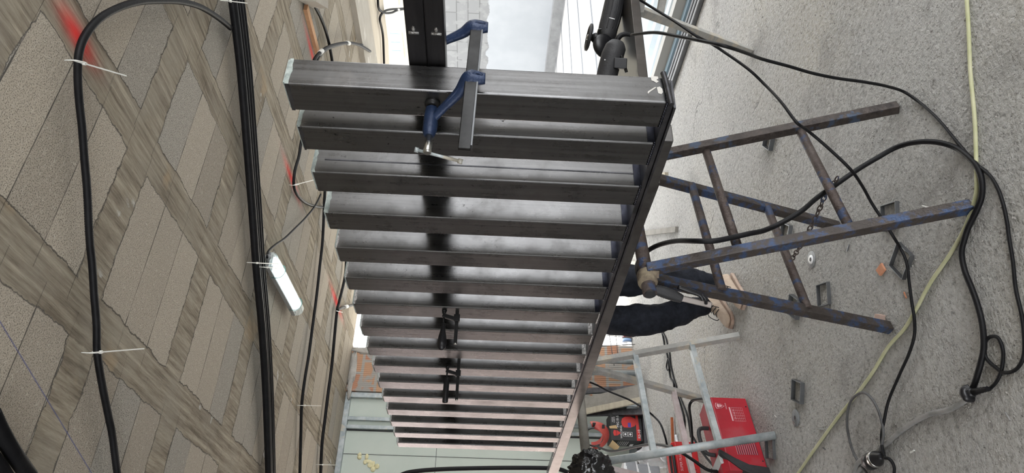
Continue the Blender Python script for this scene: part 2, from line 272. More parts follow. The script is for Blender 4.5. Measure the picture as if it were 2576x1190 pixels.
# ---------------------------------------------------------------- mesh helpers
WL = {}
class MB:
    def __init__(s): s.bm = bmesh.new()
    def hull(s, pts8):
        v = [s.bm.verts.new(p) for p in pts8]
        for f in ((0, 3, 2, 1), (4, 5, 6, 7), (0, 1, 5, 4), (1, 2, 6, 5), (2, 3, 7, 6), (3, 0, 4, 7)): s.bm.faces.new([v[i] for i in f])
        return s
    def box(s, c, d, ax=None):
        X, Y, Z = ax or (V((1, 0, 0)), V((0, 1, 0)), V((0, 0, 1))); c = V(c)
        return s.hull([c + X*(d[0]/2*i) + Y*(d[1]/2*j) + Z*(d[2]/2*k) for k in (-1, 1) for i, j in ((-1, -1), (1, -1), (1, 1), (-1, 1))])
    def bar(s, a, b, w, h, up=None):
        a, b = V(a), V(b); d = (b-a).normalized(); up = up or (V((0, 0, 1)) if abs(d.z) < .95 else V((0, 1, 0)))
        x = d.cross(up).normalized(); y = x.cross(d).normalized()
        return s.box((a+b)/2, (w, (b-a).length, h), (x, d, y))
    def prism(s, poly, d):
        n = len(poly); a = [s.bm.verts.new(V(p)) for p in poly]; b = [s.bm.verts.new(V(p)+V(d)) for p in poly]
        s.bm.faces.new(a[::-1]); s.bm.faces.new(b)
        for i in range(n): s.bm.faces.new((a[i], a[(i+1) % n], b[(i+1) % n], b[i]))
        return s
    def sweep(s, pts, r, n=10, res=5, smooth=True, closed=False, ell=None, rib=0):
        P = [V(p) for p in pts]; Rr = list(r) if isinstance(r, (list, tuple)) else [r]*len(P)
        if smooth and (len(P) > 2):
            Q, R2 = [], []
            m = len(P)
            for i in range(m if closed else m-1):
                g = lambda k: P[k % m] if closed else P[max(0, min(m-1, k))]
                p0, p1, p2, p3 = g(i-1), g(i), g(i+1), g(i+2)
                for k in range(res):
                    t = k/res; Q.append(.5*((2*p1)+(p2-p0)*t+(2*p0-5*p1+4*p2-p3)*t*t+(3*p1-p0-3*p2+p3)*t**3)); R2.append(Rr[i]*(1-t)+Rr[(i+1) % m]*t)
            if not closed: Q.append(P[-1]); R2.append(Rr[-1])
            P, Rr = Q, R2
        d0 = (P[1]-P[0]).normalized(); x = d0.orthogonal().normalized()
        if ell: x = (V(ell[0]) - d0*V(ell[0]).dot(d0)).normalized()
        rings = []
        for i, p in enumerate(P):
            if closed: d = (P[(i+1) % len(P)]-P[i-1]).normalized()
            else: d = (P[min(i+1, len(P)-1)]-P[max(i-1, 0)]).normalized()
            x = (x-d*x.dot(d)).normalized(); y = d.cross(x); e = ell[1] if ell else 1
            rr = Rr[i]*(1+(rib if i % 2 else 0))
            rings.append([s.bm.verts.new(p + x*(rr*math.cos(2*math.pi*k/n)) + y*(rr*e*math.sin(2*math.pi*k/n))) for k in range(n)])
        for i in range(len(rings) if closed else len(rings)-1):
            a, b = rings[i], rings[(i+1) % len(rings)]
            for k in range(n): f = s.bm.faces.new((a[k], a[(k+1) % n], b[(k+1) % n], b[k])); f.smooth = True
        if not closed: s.bm.faces.new(rings[0][::-1]); s.bm.faces.new(rings[-1])
        return s
    def lathe(s, prof, o, axis, n=24, start=None):
        o = V(o); a = V(axis).normalized(); x = (V(start) if start else a.orthogonal()); x = (x-a*x.dot(a)).normalized(); y = a.cross(x)
        rings = [[s.bm.verts.new(o + a*h + (x*math.cos(2*math.pi*k/n)+y*math.sin(2*math.pi*k/n))*max(r, 1e-5)) for k in range(n)] for r, h in prof]
        for p, q in zip(rings, rings[1:]):
            for k in range(n): f = s.bm.faces.new((p[k], p[(k+1) % n], q[(k+1) % n], q[k])); f.smooth = True
        s.bm.faces.new(rings[0][::-1]); s.bm.faces.new(rings[-1])
        return s
    def ball(s, c, r, sub=2):
        X = bmesh.ops.create_icosphere(s.bm, subdivisions=sub, radius=1)
        r = r if isinstance(r, (tuple, list)) else (r, r, r)
        for v in X['verts']: v.co = V((v.co.x*r[0], v.co.y*r[1], v.co.z*r[2])) + V(c)
        for f in s.bm.faces: f.smooth = True
        return s
    def build(s, name, m, parent=None, bevel=0, loc=None, local=False):
        bmesh.ops.recalc_face_normals(s.bm, faces=s.bm.faces)
        me = bpy.data.meshes.new(name); o = bpy.data.objects.new(name, me); COL.objects.link(o); me.materials.append(m)
        if local:
            s.bm.to_mesh(me); s.bm.free(); o.rotation_euler = (0, 0, ANG)
        else:
            if parent is not None: org = WL[parent.name]
            elif loc is not None: org = V(loc)
            else:
                cs = [v.co for v in s.bm.verts]; org = V(((min(c.x for c in cs)+max(c.x for c in cs))/2, (min(c.y for c in cs)+max(c.y for c in cs))/2, min(c.z for c in cs)))
            for v in s.bm.verts: v.co -= org
            s.bm.to_mesh(me); s.bm.free()
            WL[o.name] = org
            if parent is None: o.location = org
            else: o.parent = parent
        if bevel:
            bv = o.modifiers.new('bevel', 'BEVEL'); bv.width = bevel; bv.segments = 2; bv.limit_method = 'ANGLE'
        return o
def tag(o, label, cat, group=None, kind=None):
    if label: o['label'] = label
    if cat: o['category'] = cat
    if group: o['group'] = group
    if kind: o['kind'] = kind
    return o
def thing(name, loc, label, cat, group=None):
    o = bpy.data.objects.new(name, None); COL.objects.link(o); o.location = loc; o.empty_display_size = .05; WL[o.name] = V(loc); return tag(o, label, cat, group)
def struct(mb, name, m, label=None, **k):
    o = mb.build(name, m, **k); o['kind'] = 'structure'
    if label: o['label'] = label
    return o
def text(s, size, loc, xd, yd, m, parent, name='lettering', ext=.0004):
    cu = bpy.data.curves.new('t', 'FONT'); cu.body = s; cu.size = size; cu.extrude = ext; cu.align_x = 'CENTER'; cu.align_y = 'CENTER'
    tmp = bpy.data.objects.new('t', cu); COL.objects.link(tmp); dg = bpy.context.evaluated_depsgraph_get(); dg.update()
    me = bpy.data.meshes.new_from_object(tmp.evaluated_get(dg)); bpy.data.objects.remove(tmp)
    xd = V(xd).normalized(); zd = xd.cross(V(yd)).normalized(); yd = zd.cross(xd)
    R = Matrix((xd, yd, zd)).transposed().to_4x4(); R.translation = V(loc)+zd*.0008-(WL[parent.name] if parent else V()); me.transform(R)
    o = bpy.data.objects.new(name, me); COL.objects.link(o); me.materials.clear(); me.materials.append(m); o.parent = parent; WL[o.name] = WL[parent.name]
    return o
def poly_on(pts2, loc, xd, yd, m, parent, name, th=.0008, lift=.0004):
    xd = V(xd).normalized(); n = xd.cross(V(yd)).normalized(); yd = n.cross(xd)
    return MB().prism([V(loc)+xd*a+yd*b+n*lift for a, b in pts2], n*th).build(name, m, parent)
# ================================================================ THE SETTING
ZC = 2.80
def slab(t0, t1, s0, s1, z0, z1): return MB().box(((t0+t1)/2, (s0+s1)/2, (z0+z1)/2), (t1-t0, s1-s0, z1-z0))
struct(slab(-3.2, 6.0, -3.7, 6.9, -.2, 0), 'floor', FLOOR, local=True)
struct(MB().prism([V((a, b, ZC)) for a, b in ((-3.2, -3.7), (5.0, -3.7), (5.0, 6.6), (2.8, 6.6), (2.8, 6.85), (-3.2, 6.85))], V((0, 0, .2))), 'ceiling', CEIL, local=True)
struct(slab(5.0, 5.5, -3.7, 6.6, ZC-.05, ZC+.2), 'trim_1', BEAMC, 'grey concrete edge beam along the open side of the ceiling', local=True)
mb = MB(); pts = [(5.5, -3.7), (6.45, -3.7), (6.45, 6.0), (6.3, 6.4), (6.0, 6.6), (5.5, 6.6)]
mb.prism([V((a, b, ZC)) for a, b in pts], V((0, 0, .2))); struct(mb, 'trim_2', SLABC, 'pale projecting slab beyond the edge beam, with a rounded corner', local=True)
WALLM = mat('grey_plaster_wall', (.40, .385, .36), (.46, .44, .41), rough=.9, nscale=(3, 3, 3), bump=.2, bscale=20)
for a, b_, z0, z1 in ((1.5, 6.9, 0, ZC), (-3.7, -3.3, 0, ZC), (-3.3, 1.5, 0, .4), (-3.3, 1.5, 1.9, ZC)): struct(slab(-3.2, -3.0, a, b_, z0, z1), 'wall_left', WALLM, local=True)  # opening in the unseen left wall added and sized to let light in
struct(slab(-3.2, .4, -3.9, -3.7, 0, ZC), 'wall_back', WALLM, local=True)  # unseen back wall, cut short to let more light onto the near floor
struct(slab(5.6, 5.8, -3.7, -1.2, 0, ZC), 'wall_right_added', WALLM, local=True)  # unseen stretch of wall added to grey the tube end reflections
# far wall: gypsum partition, brick pier, open bay
struct(slab(1.40, 2.33, 6.66, 6.78, 0, ZC), 'wall_far', GYP, 'pale green gypsum board partition', local=True)
PINKW = mat('pinkish_reflection_wall', (.56, .475, .46), (.60, .52, .505), rough=.9, nscale=(2, 2, 2))
for a, b_, z0, z1 in ((1.2, 1.40, 0, ZC), (-.8, -.1, 0, ZC), (-.1, 1.2, 0, .35), (-.1, 1.2, 2.6, ZC)): struct(slab(a, b_, 6.66, 6.78, z0, z1), 'wall_far', PINKW, 'unseen pinkish wall left of the green boards, its opening added for light and reflections', local=True)  # out of view; pink tone and opening added to brighten the far tubes
struct(slab(-4, 1.6, 9.0, 9.2, -.2, 3.2), 'wall_outside', PINKW, 'unseen pinkish wall added outside the far left opening for the tube reflections', local=True)  # added out of view so the far tubes mirror a pink tone
struct(slab(-3.0, -.8, 6.66, 6.78, 0, ZC), 'wall_far', mat('dark_unlit_plaster', (.16, .15, .14), (.2, .19, .18), rough=.9, nscale=(2, 2, 2)), 'unseen wall at the far left, coloured dark for the tube reflections', local=True)  # shade put into the plaster colour so the near tubes reflect dark
struct(slab(2.33, 2.775, 6.60, 6.85, 1.3, ZC), 'wall_pier', BRICK, 'pier of hollow clay bricks under the ceiling', local=True)
struct(slab(2.33, 2.90, 6.60, 6.85, 0, 1.3), 'wall_pier', BRICK, 'lower part of the hollow brick pier', local=True)
def lump(t0, z0, rt, rz, seed):
    m_ = MB().ball((0, 0, 0), 1, 3)
    for v in m_.bm.verts:
        v.co *= 1+.5*noise.noise(v.co*2.5+V((seed, 0, 0)))+.15*noise.noise(v.co*9+V((0, seed, 0))); v.co = V((v.co.x*rt+t0, v.co.y*.022+6.605, v.co.z*rz+z0))
    return m_
struct(lump(2.745, 2.50, .04, .34, 3), 'trim_3', BRICKG, 'rough mortar smeared down the edge of the brick pier', local=True)
struct(lump(2.52, 2.765, .24, .04, 8), 'trim_3', BRICKG, 'rough mortar smeared along the top of the brick pier', local=True)
mb = MB()
mb.box((-.3, 6.64, 2.775), (5.2, .05, .05)); mb.box((2.30, 6.64, 1.4), (.05, .05, 2.8)); mb.box((2.075, 6.645, 1.4), (.035, .04, 2.75)); mb.box((1.995, 6.645, 1.4), (.035, .04, 2.75)); mb.box((1.1, 6.65, .05), (2.5, .05, .1))
struct(mb, 'trim_4', GALV, 'galvanised metal frame of the gypsum partition', local=True, bevel=.003)
mb = MB(); mb.box((1.97, 6.658, 1.4), (.012, .004, 2.75)); mb.box((1.75, 6.658, 1.45), (.004, .003, 2.6)); mb.box((1.4, 6.658, 1.9), (1.2, .003, .004)); struct(mb, 'trim_5', DBAR, 'dark joints between the gypsum boards', local=True)
mb = MB()
for k in range(16): mb.ball((1.75-.008*k+random.uniform(-.02, .02), 6.655, 2.62-.012*k+random.uniform(-.03, .03)), (random.uniform(.012, .03), .012, random.uniform(.012, .03)), 2)
tag(mb.build('foam_patch', FOAM, loc=(0, 0, 0)), 'crumbly yellow foam squeezed from a joint of the green board wall', 'foam').rotation_euler = (0, 0, ANG)
# outside
struct(slab(6.0, 13.75, -6, 16, -.2, -.005), 'ground', deck_mat(), 'pale terrace slabs with dark open joints', local=True)
struct(slab(-6, 6.0, 6.9, 16, -.2, -.005), 'ground', mat('pale_ground', (.60, .58, .54), (.66, .64, .60), rough=.9, nscale=(2, 2, 2)), 'pale paved ground outside the far bay', local=True)
struct(slab(13.75, 14.0, -4, 14.6, -.2, 3.3), 'wall_outside', block_wall(), 'neighbouring boundary wall, grey blocks above a band of white render', local=True)
struct(slab(-6, 6.5, 10.5, 10.75, -.2, 3.2), 'wall_outside', mat('sunlit_white_render', (.50, .49, .45), (.56, .55, .51), rough=.9, nscale=(1, 1, 1)), 'white rendered wall outside the far bay', local=True)
struct(slab(13.45, 13.75, -4, 14.6, -.01, .22), 'trim_6', mat('grey_kerb', (.09, .09, .088), (.13, .13, .127), rough=.9, nscale=(3, 3, 3)), 'grey kerb along the foot of the white wall', local=True)
bd = thing('neighbour_building', W(30, 27, -6), 'cream building with a white framed window, seen beyond the terrace', 'building')
def lm(mb): 
    for v in mb.bm.verts: v.co = W(*v.co)
    return mb
CREAM = mat('cream_render', (.24, .215, .16), (.26, .235, .18), rough=.9, nscale=(1, 1, 1))
lm(slab(30, 38, 10, 60, -6, 16)).build('facade', CREAM, bd)
lm(slab(29.6, 30, 10, 60, 5.9, 6.2)).build('ledge', mat('white_stone', (.5, .5, .48), rough=.8), bd)
GLS = mat('sky_reflecting_glass', (.10, .16, .22), rough=.05, spec=1)
for s0 in (27.2, 30.9, 34.6, 23.5):
    for z0 in (6.75, 3.0):
        f = lm(slab(29.9, 30.02, s0, s0+1.9, z0, z0+.75)).build('window_frame', mat('white_frame', (.6, .62, .65), rough=.4) if s0 == 27.2 and z0 == 6.75 else bpy.data.materials['white_frame'], bd)
        mb = MB()
        for k in range(3): mb.box((29.88, s0+.32+k*.62, z0+.37), (.05, .5, .55))
        lm(mb).build('pane', GLS, f)
lm(slab(29.9, 30.02, 15, 26.0, 5.2, 5.6)).build('stripe', mat('yellow_render', (.62, .48, .12), rough=.8), bd)
# ================================================================ SLATTED STEEL PANEL
T0 = 1.262; PW = .098; PD = .094
S1 = 1.334
def s_of(i): return (S1, 1.498)[i] if i < 2 else 1.700+.2155*(i-2)
panel = thing('slatted_steel_panel', W(T0+.05, 2.9, .975), 'row of sixteen square raw steel tubes standing upright, welded on a dark bottom rail', 'steel panel')
for i in range(16):
    s0 = s_of(i); k = i/15; zb = 1.060-.042*k; zt = 2.03-.008*k
    pd = PD-.006 if i == 0 else PD
    mb = MB().box((T0+pd/2, s0+PW/2, (zb+zt)/2), (pd, PW, zt-zb)); lm(mb)
    tb = mb.build('slat_tube', STEEL, panel, bevel=.004)
    if i == 2: lm(slab(T0+.047, T0+.051, s0-.0015, s0+.001, zb+.01, zt-.03)).build('weld_seam', STEELD, tb)
    # pale cap plate, visible as a thin lip at the top
    mb = MB().box((T0+pd/2+.002, s0+PW/2, zt+.0025), (pd-.008, PW-.004, .005)); lm(mb).build('end_cap', PRIMER, tb)
    for fc in ((0, 1) if i < 2 else (1,)):
        nq = 9; wd = pd if fc else PW; inn = [(.005 if i < 4 else .003)+.010*abs(noise.noise(V((i*3.1+fc*7, q*.9, 1))))+(.004 if i % 3 == 0 else 0) for q in range(nq)]
        pl_ = [(0, 0), (wd, 0)]+[(wd*(nq-1-q)/(nq-1), -inn[q]) for q in range(nq)]
        MB().prism([W(T0+a_, s0-.0007, zt+c_) if fc else W(T0-.0007, s0+a_, zt+c_) for a_, c_ in pl_], (RR if fc else ER)*.0006).build('primer_smear' if fc else 'dark_smear', (PRIMER if i < 4 else WELD) if fc else STEELD, tb)
    mb = MB()
    for q in range(10):
        mb.ball((T0-.0005, s0+.006+q*.0095, zb-.001), (.003, .0065, .0045), 1)
        if q < 9: mb.ball((T0+.006+q*.0095, s0-.0005, zb-.001), (.0065, .003, .0045), 1)
    lm(mb).build('weld_bead', WELD if i > 5 else BURN, tb)
    if i: lm(MB().box((T0+PD/2, s0-.002, zb+.008), (PD*.9, .004, .02))).build('end_strip', BURN if i < 7 else WELD, tb)
mb = MB(); q_ = s_of(15)+.25
lm(mb.hull([(t, s_, z) for z0, z1 in ((1.041, 1.012),(1.056, 1.018)) for t, s_, z in ((T0+.002, S1+.012, z0), (T0+.092, S1+.012, z0), (T0+.092, q_, z1), (T0+.002, q_, z1))])); mb.build('bottom_rail', STEELD, panel, bevel=.0015)
mb = MB(); lm(mb.hull([(t, s_, z) for z0, z1 in ((1.034, 1.008),(1.040, 1.0115)) for t, s_, z in ((T0-.004, S1+.014, z0), (T0+.092, S1+.014, z0), (T0+.092, q_, z1), (T0-.004, q_, z1))])); mb.build('rail_flange', STEELD, panel)
pts = [(aS(1668, 183, S1-.01)), aS(1675, 205, S1-.012), aS(1683, 238, S1-.014), aS(1689, 264, S1-.016)]
MB().sweep(pts, .0068, n=10, res=12, rib=.16).build('ribbed_bar_offcut', STEELD, panel)
SMR = mat('pale_paint_smear', (.55, .53, .49), (.62, .60, .56), rough=.8, nscale=(40, 40, 40))
for q, (cx, cy, pl_) in enumerate(((1647, 200, [(-10, -6), (-2, -8), (8, -7), (9, -2), (4, 1), (10, 5), (4, 9), (-3, 4), (-8, 3)]), (1660, 228, [(-8, -8), (0, -10), (6, -4), (8, 4), (4, 9), (-4, 7), (-6, 0)]), (1638, 229, [(-9, 5), (-8, 1), (8, -9), (13, -10), (11, -7), (-4, 3), (-7, 7)]))):
    P3 = [aS(cx+a_, cy+b2_, S1-.0006) for a_, b2_ in pl_]; MB().prism(P3, RR*(-.0006)).build('paint_smear', SMR, bpy.data.objects['slat_tube'])
# ================================================================ SUPPORT BEAM BEHIND THE TUBES
bm_ = thing('support_beam', W(1.40, 2.5, 1.63), 'long dark double steel beam running level behind the upright tubes', 'beam')
TB = T0+PD+.006
for z0, z1 in ((1.632, 1.680), (1.680, 1.728)): lm(slab(TB, TB+.05, .2, 4.7, z0, z1)).build('box_section', STEELH, bm_, bevel=.004)
mb = MB()
for z in (1.652, 1.708): mb.box((TB-.002, 1.235, z), (.006, .006, .026)); mb.ball((TB-.003, 1.222, z), (.005, .010, .005), 1)
lm(mb).build('tack_weld', WELD, bm_)
# ================================================================ BENCH BEAM under the panel
mb = lm(MB().hull([(t, s_, z) for z0, z1 in ((1.0055, .9345), (1.034, 1.006)) for t, s_, z in ((T0+.003, 1.486, z0), (T0+.063, 1.486, z0), (T0+.063, 5.3, z1), (T0+.003, 5.3, z1))]))
tag(mb.build('bench_beam', STEEL2, bevel=.003), 'long flat grey steel box beam laid across the trestles under the tube row', 'beam')
mb = lm(slab(1.40, 3.3, 1.86, 2.24, .945, .98)); tag(mb.build('bench_plate', mat('reflective_steel_plate', (.05, .045, .042), (.09, .082, .075), rough=.35, metal=.85, nscale=(3, 12, 3), c3=(.07, .05, .03), s3=5, r3=(.56, .75)), bevel=.002), 'steel bench plate on which the two angle grinders lie', 'bench')
# ================================================================ TRESTLES
A_, C_, B_, D_ = V((.155, 2.168, 0)), V((.542, 2.595, 0)), V((-.278, 2.585, 0)), V((.103, 3.007, 0))
E1, E2 = V((-.108, 2.425, .955)), V((.30, 2.828, .965))
tr = thing('steel_trestle', V((.13, 2.58, 0)), 'rusty blue-painted folding steel trestle under the bench beam, nearest the camera', 'trestle')
for f, t in ((A_, E1), (C_, E2), (B_, E1), (D_, E2)):
    side = V((.03, .0, 0)); MB().bar(f+V((0, 0, .002)), t+(V((.015, -.015, 0)) if f in (A_, C_) else V((-.015, .015, 0))), .034, .038, up=V((.68, .73, 0))).build('leg', RUSTC if f is C_ else RUSTB, tr, bevel=.003)
def lerp(a, b, k): return a+(b-a)*k
for (f, g_), ks in (((A_, C_), (.347, .692)), ((B_, D_), (.355, .706))):
    for k in ks:
        e1, e2 = (E1, E2); MB().sweep([lerp(f, e1, k), lerp(g_, e2, k)], .0165, n=14, smooth=False).build('rung', RUST, tr)
u_ = (E2-E1).normalized()
MB().sweep([E1-u_*.09, E2+u_*.12], .024, n=18, smooth=False).build('top_pipe', RUST, tr)
mb = MB(); c = E1-u_*.02; mb.lathe([(.031, 0), (.034, .01), (.034, .045), (.030, .055)], c-u_*.03, u_); mb.ball(c+V((-.03, -.01, -.012)), .018, 1); mb.box(c+V((.02, -.01, -.02)), (.035, .03, .03)); mb.build('hinge_collar', mat('mortar_stained_rust', (.30, .25, .17), (.12, .09, .07), rough=.9, nscale=(20, 20, 20), bump=.7, bscale=60), tr)
mb = MB(); mb.sweep([E1-u_*.095, E1-u_*.083], .0185, n=16, smooth=False); mb.build('pipe_bore', PLKM, tr)
# chain hanging between the frames
ch = MB(); cp = [V(p) for p in (az(2108, 447, .30), az(2080, 480, .285), az(2060, 530, .27), az(2035, 580, .27), az(2010, 625, .285), az(1992, 652, .31))]
tot = []; 
for i in range(len(cp)-1):
    for k in range(4): tot.append(lerp(cp[i], cp[i+1], k/4))
tot.append(cp[-1])
for i in range(len(tot)-1):
    a, b2 = tot[i], tot[i+1]; d = (b2-a).normalized(); x = d.cross(V((0, 0, 1))).normalized(); y = x.cross(d)
    if i % 2: x = y
    L_ = (b2-a).length*.68; c = (a+b2)/2
    ch.sweep([c+d*(L_*math.cos(q*math.pi/4))*1.0+x*(.0085*math.sin(q*math.pi/4)) for q in range(8)], .0026, n=6, res=2, closed=True)
chn = ch.build('chain', RUST, tr)
# grey trestle
g1, g2 = V((-.528, 4.143, 0)), V((-.954, 3.573, 0)); off = V((-.8, .6, 0))*.60; g3, g4 = g1+off, g2+off
h1, h2 = V((-.764, 4.32, .93)), V((-1.19, 3.75, .93))
gt = thing('steel_trestle', V((-.9, 4.0, 0)), 'galvanised grey trestle standing in front of the red welding machine', 'trestle')
for f, t, m_ in ((g1, h1, GALVP), (g2, h2, GALV), (g3, h1, GALVP), (g4, h2, PINKP)):
    mb = MB()
    if f is g2: mb.sweep([f, t], .021, n=14, smooth=False)
    else: mb.bar(f, t, .034, .034, up=V((.6, .8, 0)))
    mb.build('leg', m_, gt)
for k, a, b2, m_ in ((.29, (g1, h1), (g2, h2), GALV), (.635, (g1, h1), (g2, h2), GALV), (.32, (g3, h1), (g4, h2), PINKP)):
    MB().bar(lerp(*a, k), lerp(*b2, k), .032, .03).build('rung', m_, gt)
ug = (h2-h1).normalized(); MB().sweep([h1-ug*.12, h2+ug*.02], .026, n=16, smooth=False).build('top_pipe', PLB, gt)
mb = MB(); c = h2+ug*.03; mb.sweep([c+V((-.0, -.01, -.0)), c+ug*.06+V((0, 0, -.0)), c+ug*.10+V((0, 0, -.04))], [.028, .022, .03], n=10); mb.sweep([c+ug*.03, c+ug*.0+V((.02, .0, -.05)), c-ug*.05+V((.03, 0, -.08))], [.02, .016, .01], n=10); mb.build('fork_bracket', CLAMPK, gt)
# third trestle at the right edge, only partly in frame
t3 = thing('steel_trestle', V((1.45, 3.6, 0)), 'plaster-smeared grey trestle carrying the bench plate at the picture edge', 'trestle')
ft = az(1890, 130, 0); top3 = az(1606, 26, .90)
MB().bar(ft, top3, .036, .036, up=V((.6, .8, 0))).build('leg', GALVP, t3, bevel=.002)
ft2 = ft+V((.5, -.42, 0)); MB().bar(ft2, top3+V((.45, -.38, 0)), .036, .036, up=V((.6, .8, 0))).build('leg', GALVP, t3)
MB().bar(top3-V((.0, -.0, 0)), top3+V((.48, -.40, 0)), .04, .04).build('top_bar', GALVP, t3)
MB().bar(lerp(ft, top3, .86), lerp(ft2, top3+V((.45, -.38, 0)), .86), .03, .03).build('rung', GALVP, t3)
# ================================================================ CLAMPS
cl = thing('f_clamp', aS(1180, 235, 1.30), 'large blue F-clamp gripping the nearest tube to the dark beam', 'clamp')
ra, fr = W(1.475, 1.295, 1.556), W(1.046, 1.295, 1.566)
MB().bar(ra, fr, .012, .030).build('bar', DBAR, cl, bevel=.002)
MB().bar(fr+(ra-fr)*.02+V((0, 0, -.016)), ra+V((0, 0, -.016)), .014, .004).build('bar_edge', DTUBE, cl)
def jaw(t_at, tip, name, thick=.02):
    c = W(t_at, 1.295, 1.556); up = V((0, 0, 1)); mb = MB()
    mb.sweep([c+V((0, 0, -.030)), c+V((0, 0, -.01)), c+V((0, 0, .012)), lerp(c, tip, .35), lerp(c, tip, .7), tip], [.016, .021, .021, .017, .0135, .013], n=14, ell=(ER, .72), res=6)
    mb.sweep([c+V((0, 0, -.022))+RR*.012, c+RR*.014, lerp(c, tip, .55)+RR*.010, tip+RR*.004], [.004]*4, n=8)
    mb.sweep([c+V((0, 0, -.022))-RR*.012, c-RR*.014, lerp(c, tip, .55)-RR*.010, tip-RR*.004], [.004]*4, n=8)
    return mb.build(name, CLAMPB, cl)
tipf = W(1.205, 1.375, 1.655); jaw(1.275, tipf, 'sliding_jaw')
jaw(1.46, W(1.435, 1.34, 1.66), 'fixed_jaw')
MB().lathe([(.012, -.042), (.017, -.04), (.019, -.01), (.019, .03), (.015, .045), (.012, .05)], W(1.20, 1.378, 1.66), -ER, n=8).build('screw_boss', CLAMPB, cl)
sc = MB().lathe([(.009, -.06), (.009, .07), (.0115, .072), (.0115, .10), (.008, .104)], W(1.20, 1.378, 1.66), -ER, n=16).build('screw', CHROME, cl)
MB().lathe([(.02, 0), (.02, .008), (.012, .014)], W(1.2615, 1.378, 1.66), -ER, n=18).build('pad', CLAMPK, sc)
mb = MB(); hc = W(1.105, 1.378, 1.66); h1_, h2_ = hc+V((0, 0, .022))+RR*.002, hc+V((0, 0, -.075))-ER*.012+RR*.02; mb.sweep([h1_, h2_], .0042, n=10, smooth=False); mb.lathe([(.0065, 0), (.0065, .012)], h2_, (h2_-h1_)); mb.lathe([(.0065, 0), (.0065, .01)], h1_, h1_-h2_); mb.build('tommy_bar', GALV, sc)
def small_clamp(pad, bar_len, handle, label):
    c = thing('f_clamp', pad, label, 'clamp')
    px_ = pad; B0 = px_-ER*.03+V((0, 0, -.052))-RR*.0
    MB().bar(B0+ER*.10, B0-ER*(bar_len-.0), .006, .014).build('bar', DBAR, c)
    MB().lathe([(.006, 0), (.0065, .004), (.002, .006)], B0-ER*bar_len, -ER).build('bar_tip', CHROME, c)
    j = MB().bar(px_-ER*.022+V((0, 0, .006)), B0-ER*.01+V((0, 0, -.006)), .014, .016, up=ER); j.bar(B0-ER*.018, B0+ER*.012, .018, .024); j.build('sliding_jaw', CLAMPK, c, bevel=.002)
    s_ = MB().lathe([(.004, 0), (.004, .07)], px_, -ER); s_.lathe([(.010, .0), (.010, .005), (.006, .009), (.009, .012), (.004, .016)], px_, -ER); s_.build('screw', CLAMPK, c)
    MB().lathe(handle, px_-ER*.055, -ER, n=16).build('handle', PLK, c)
small_clamp(aT(1118, 781, T0), .11, [(.006, 0), (.008, .01), (.010, .03), (.016, .06), (.019, .085), (.017, .105), (.008, .115), (.002, .117)], 'black clamp with a pear-shaped handle, on the tube row above the worker')
small_clamp(aT(1126, 922, T0), .13, [(.008, 0), (.012, .004), (.0135, .03), (.0135, .115), (.012, .122), (.002, .124)], 'black clamp with a straight cylindrical handle, farther along the tube row')
# ================================================================ ANGLE GRINDERS
gr = thing('angle_grinder', W(2.3, 2.05, .98), 'black angle grinder lying disc-up at the picture edge on the bench plate', 'angle grinder')
Yg = 2.98; P = lambda x, y, Y=Yg: aY(x, y, Y)
MB().sweep([P(1556, -60), P(1549, -10), P(1541, 30), P(1532, 62), P(1526, 90), P(1521, 104)], [.040, .041, .042, .041, .040, .032], n=20).build('motor_housing', PLKM, gr)
mb = MB()
for q in range(10):
    a = q*.62; d1 = V((math.cos(a), 0, math.sin(a)))
    d1 = (RT*0+UPV*math.cos(a)+FW*math.sin(a)); mb.sweep([P(1547, 0)+d1*.0405, P(1538, 42)+d1*.0415, P(1529, 78)+d1*.039], .0022, n=6)
mb.build('grip_ribs', PLK, gr)
hd = MB(); hd.sweep([P(1524, 80), P(1518, 100), P(1513, 114)], [.036, .035, .024], n=16); hd.lathe([(.024, 0), (.022, .02), (.014, .03), (.012, .045)], P(1506, 98), P(1484, 93)-P(1506, 98)); hd.build('gear_head', DBAR, gr)
MB().lathe([(.028, -.008), (.03, 0), (.02, .012)], P(1514, 100), P(1484, 93)-P(1506, 98)).build('bearing_ring', CHROME, gr)
dn = (P(1470, 90)-P(1506, 98)).normalized(); c = P(1482, 94)
MB().lathe([(.012, -.006), (.048, -.007), (.057, -.003), (.057, .006), (.046, .010), (.040, .004), (.012, .001)], c, dn, n=40).build('disc', PLKM, gr)
MB().lathe([(.012, -.003), (.012, .008), (.005, .010)], c, dn, n=6).build('disc_nut', CHROME, gr)
MB().lathe([(.050, -.006), (.052, 0), (.048, .018), (.01, .02)], P(1517, 117, Yg-.04), V((.1, -.5, -.3)), n=24).build('guard', PLK, gr)
MB().sweep([P(1543, 56)+(-FW)*.041, P(1529, 52)+(-FW)*.040], .0025, n=6, smooth=False).build('stripe', WHT, gr)
g2_ = thing('angle_grinder', W(2.0, 1.98, .98), 'black angle grinder with a bent cable sleeve, half hidden by the nearest tube', 'angle grinder'); Yh = 2.72
P = lambda x, y, Y=Yh: aY(x, y, Y)
MB().sweep([P(1553, 104), P(1549, 118), P(1541, 140), P(1533, 165), P(1527, 190), P(1522, 215)], [.024, .040, .043, .041, .040, .042], n=20).build('motor_housing', PLKM, g2_)
MB().sweep([P(1552, 110), P(1554, 98), P(1562, 89), P(1574, 86), P(1586, 88)], [.011, .0105, .0095, .0085, .0075], n=12, rib=.12).build('cable_sleeve', RUB, g2_)
mb = MB(); mb.box(P(1560, 160, Yh-.035), (.04, .02, .05)); mb.build('switch_guard', PLK, g2_, bevel=.003)
mb = MB(); mb.sweep([P(1562, 140, Yh-.03), P(1567, 152, Yh-.03), P(1576, 182, Yh-.03)], [.007, .006, .006]); mb.build('paddle', DBAR, g2_)
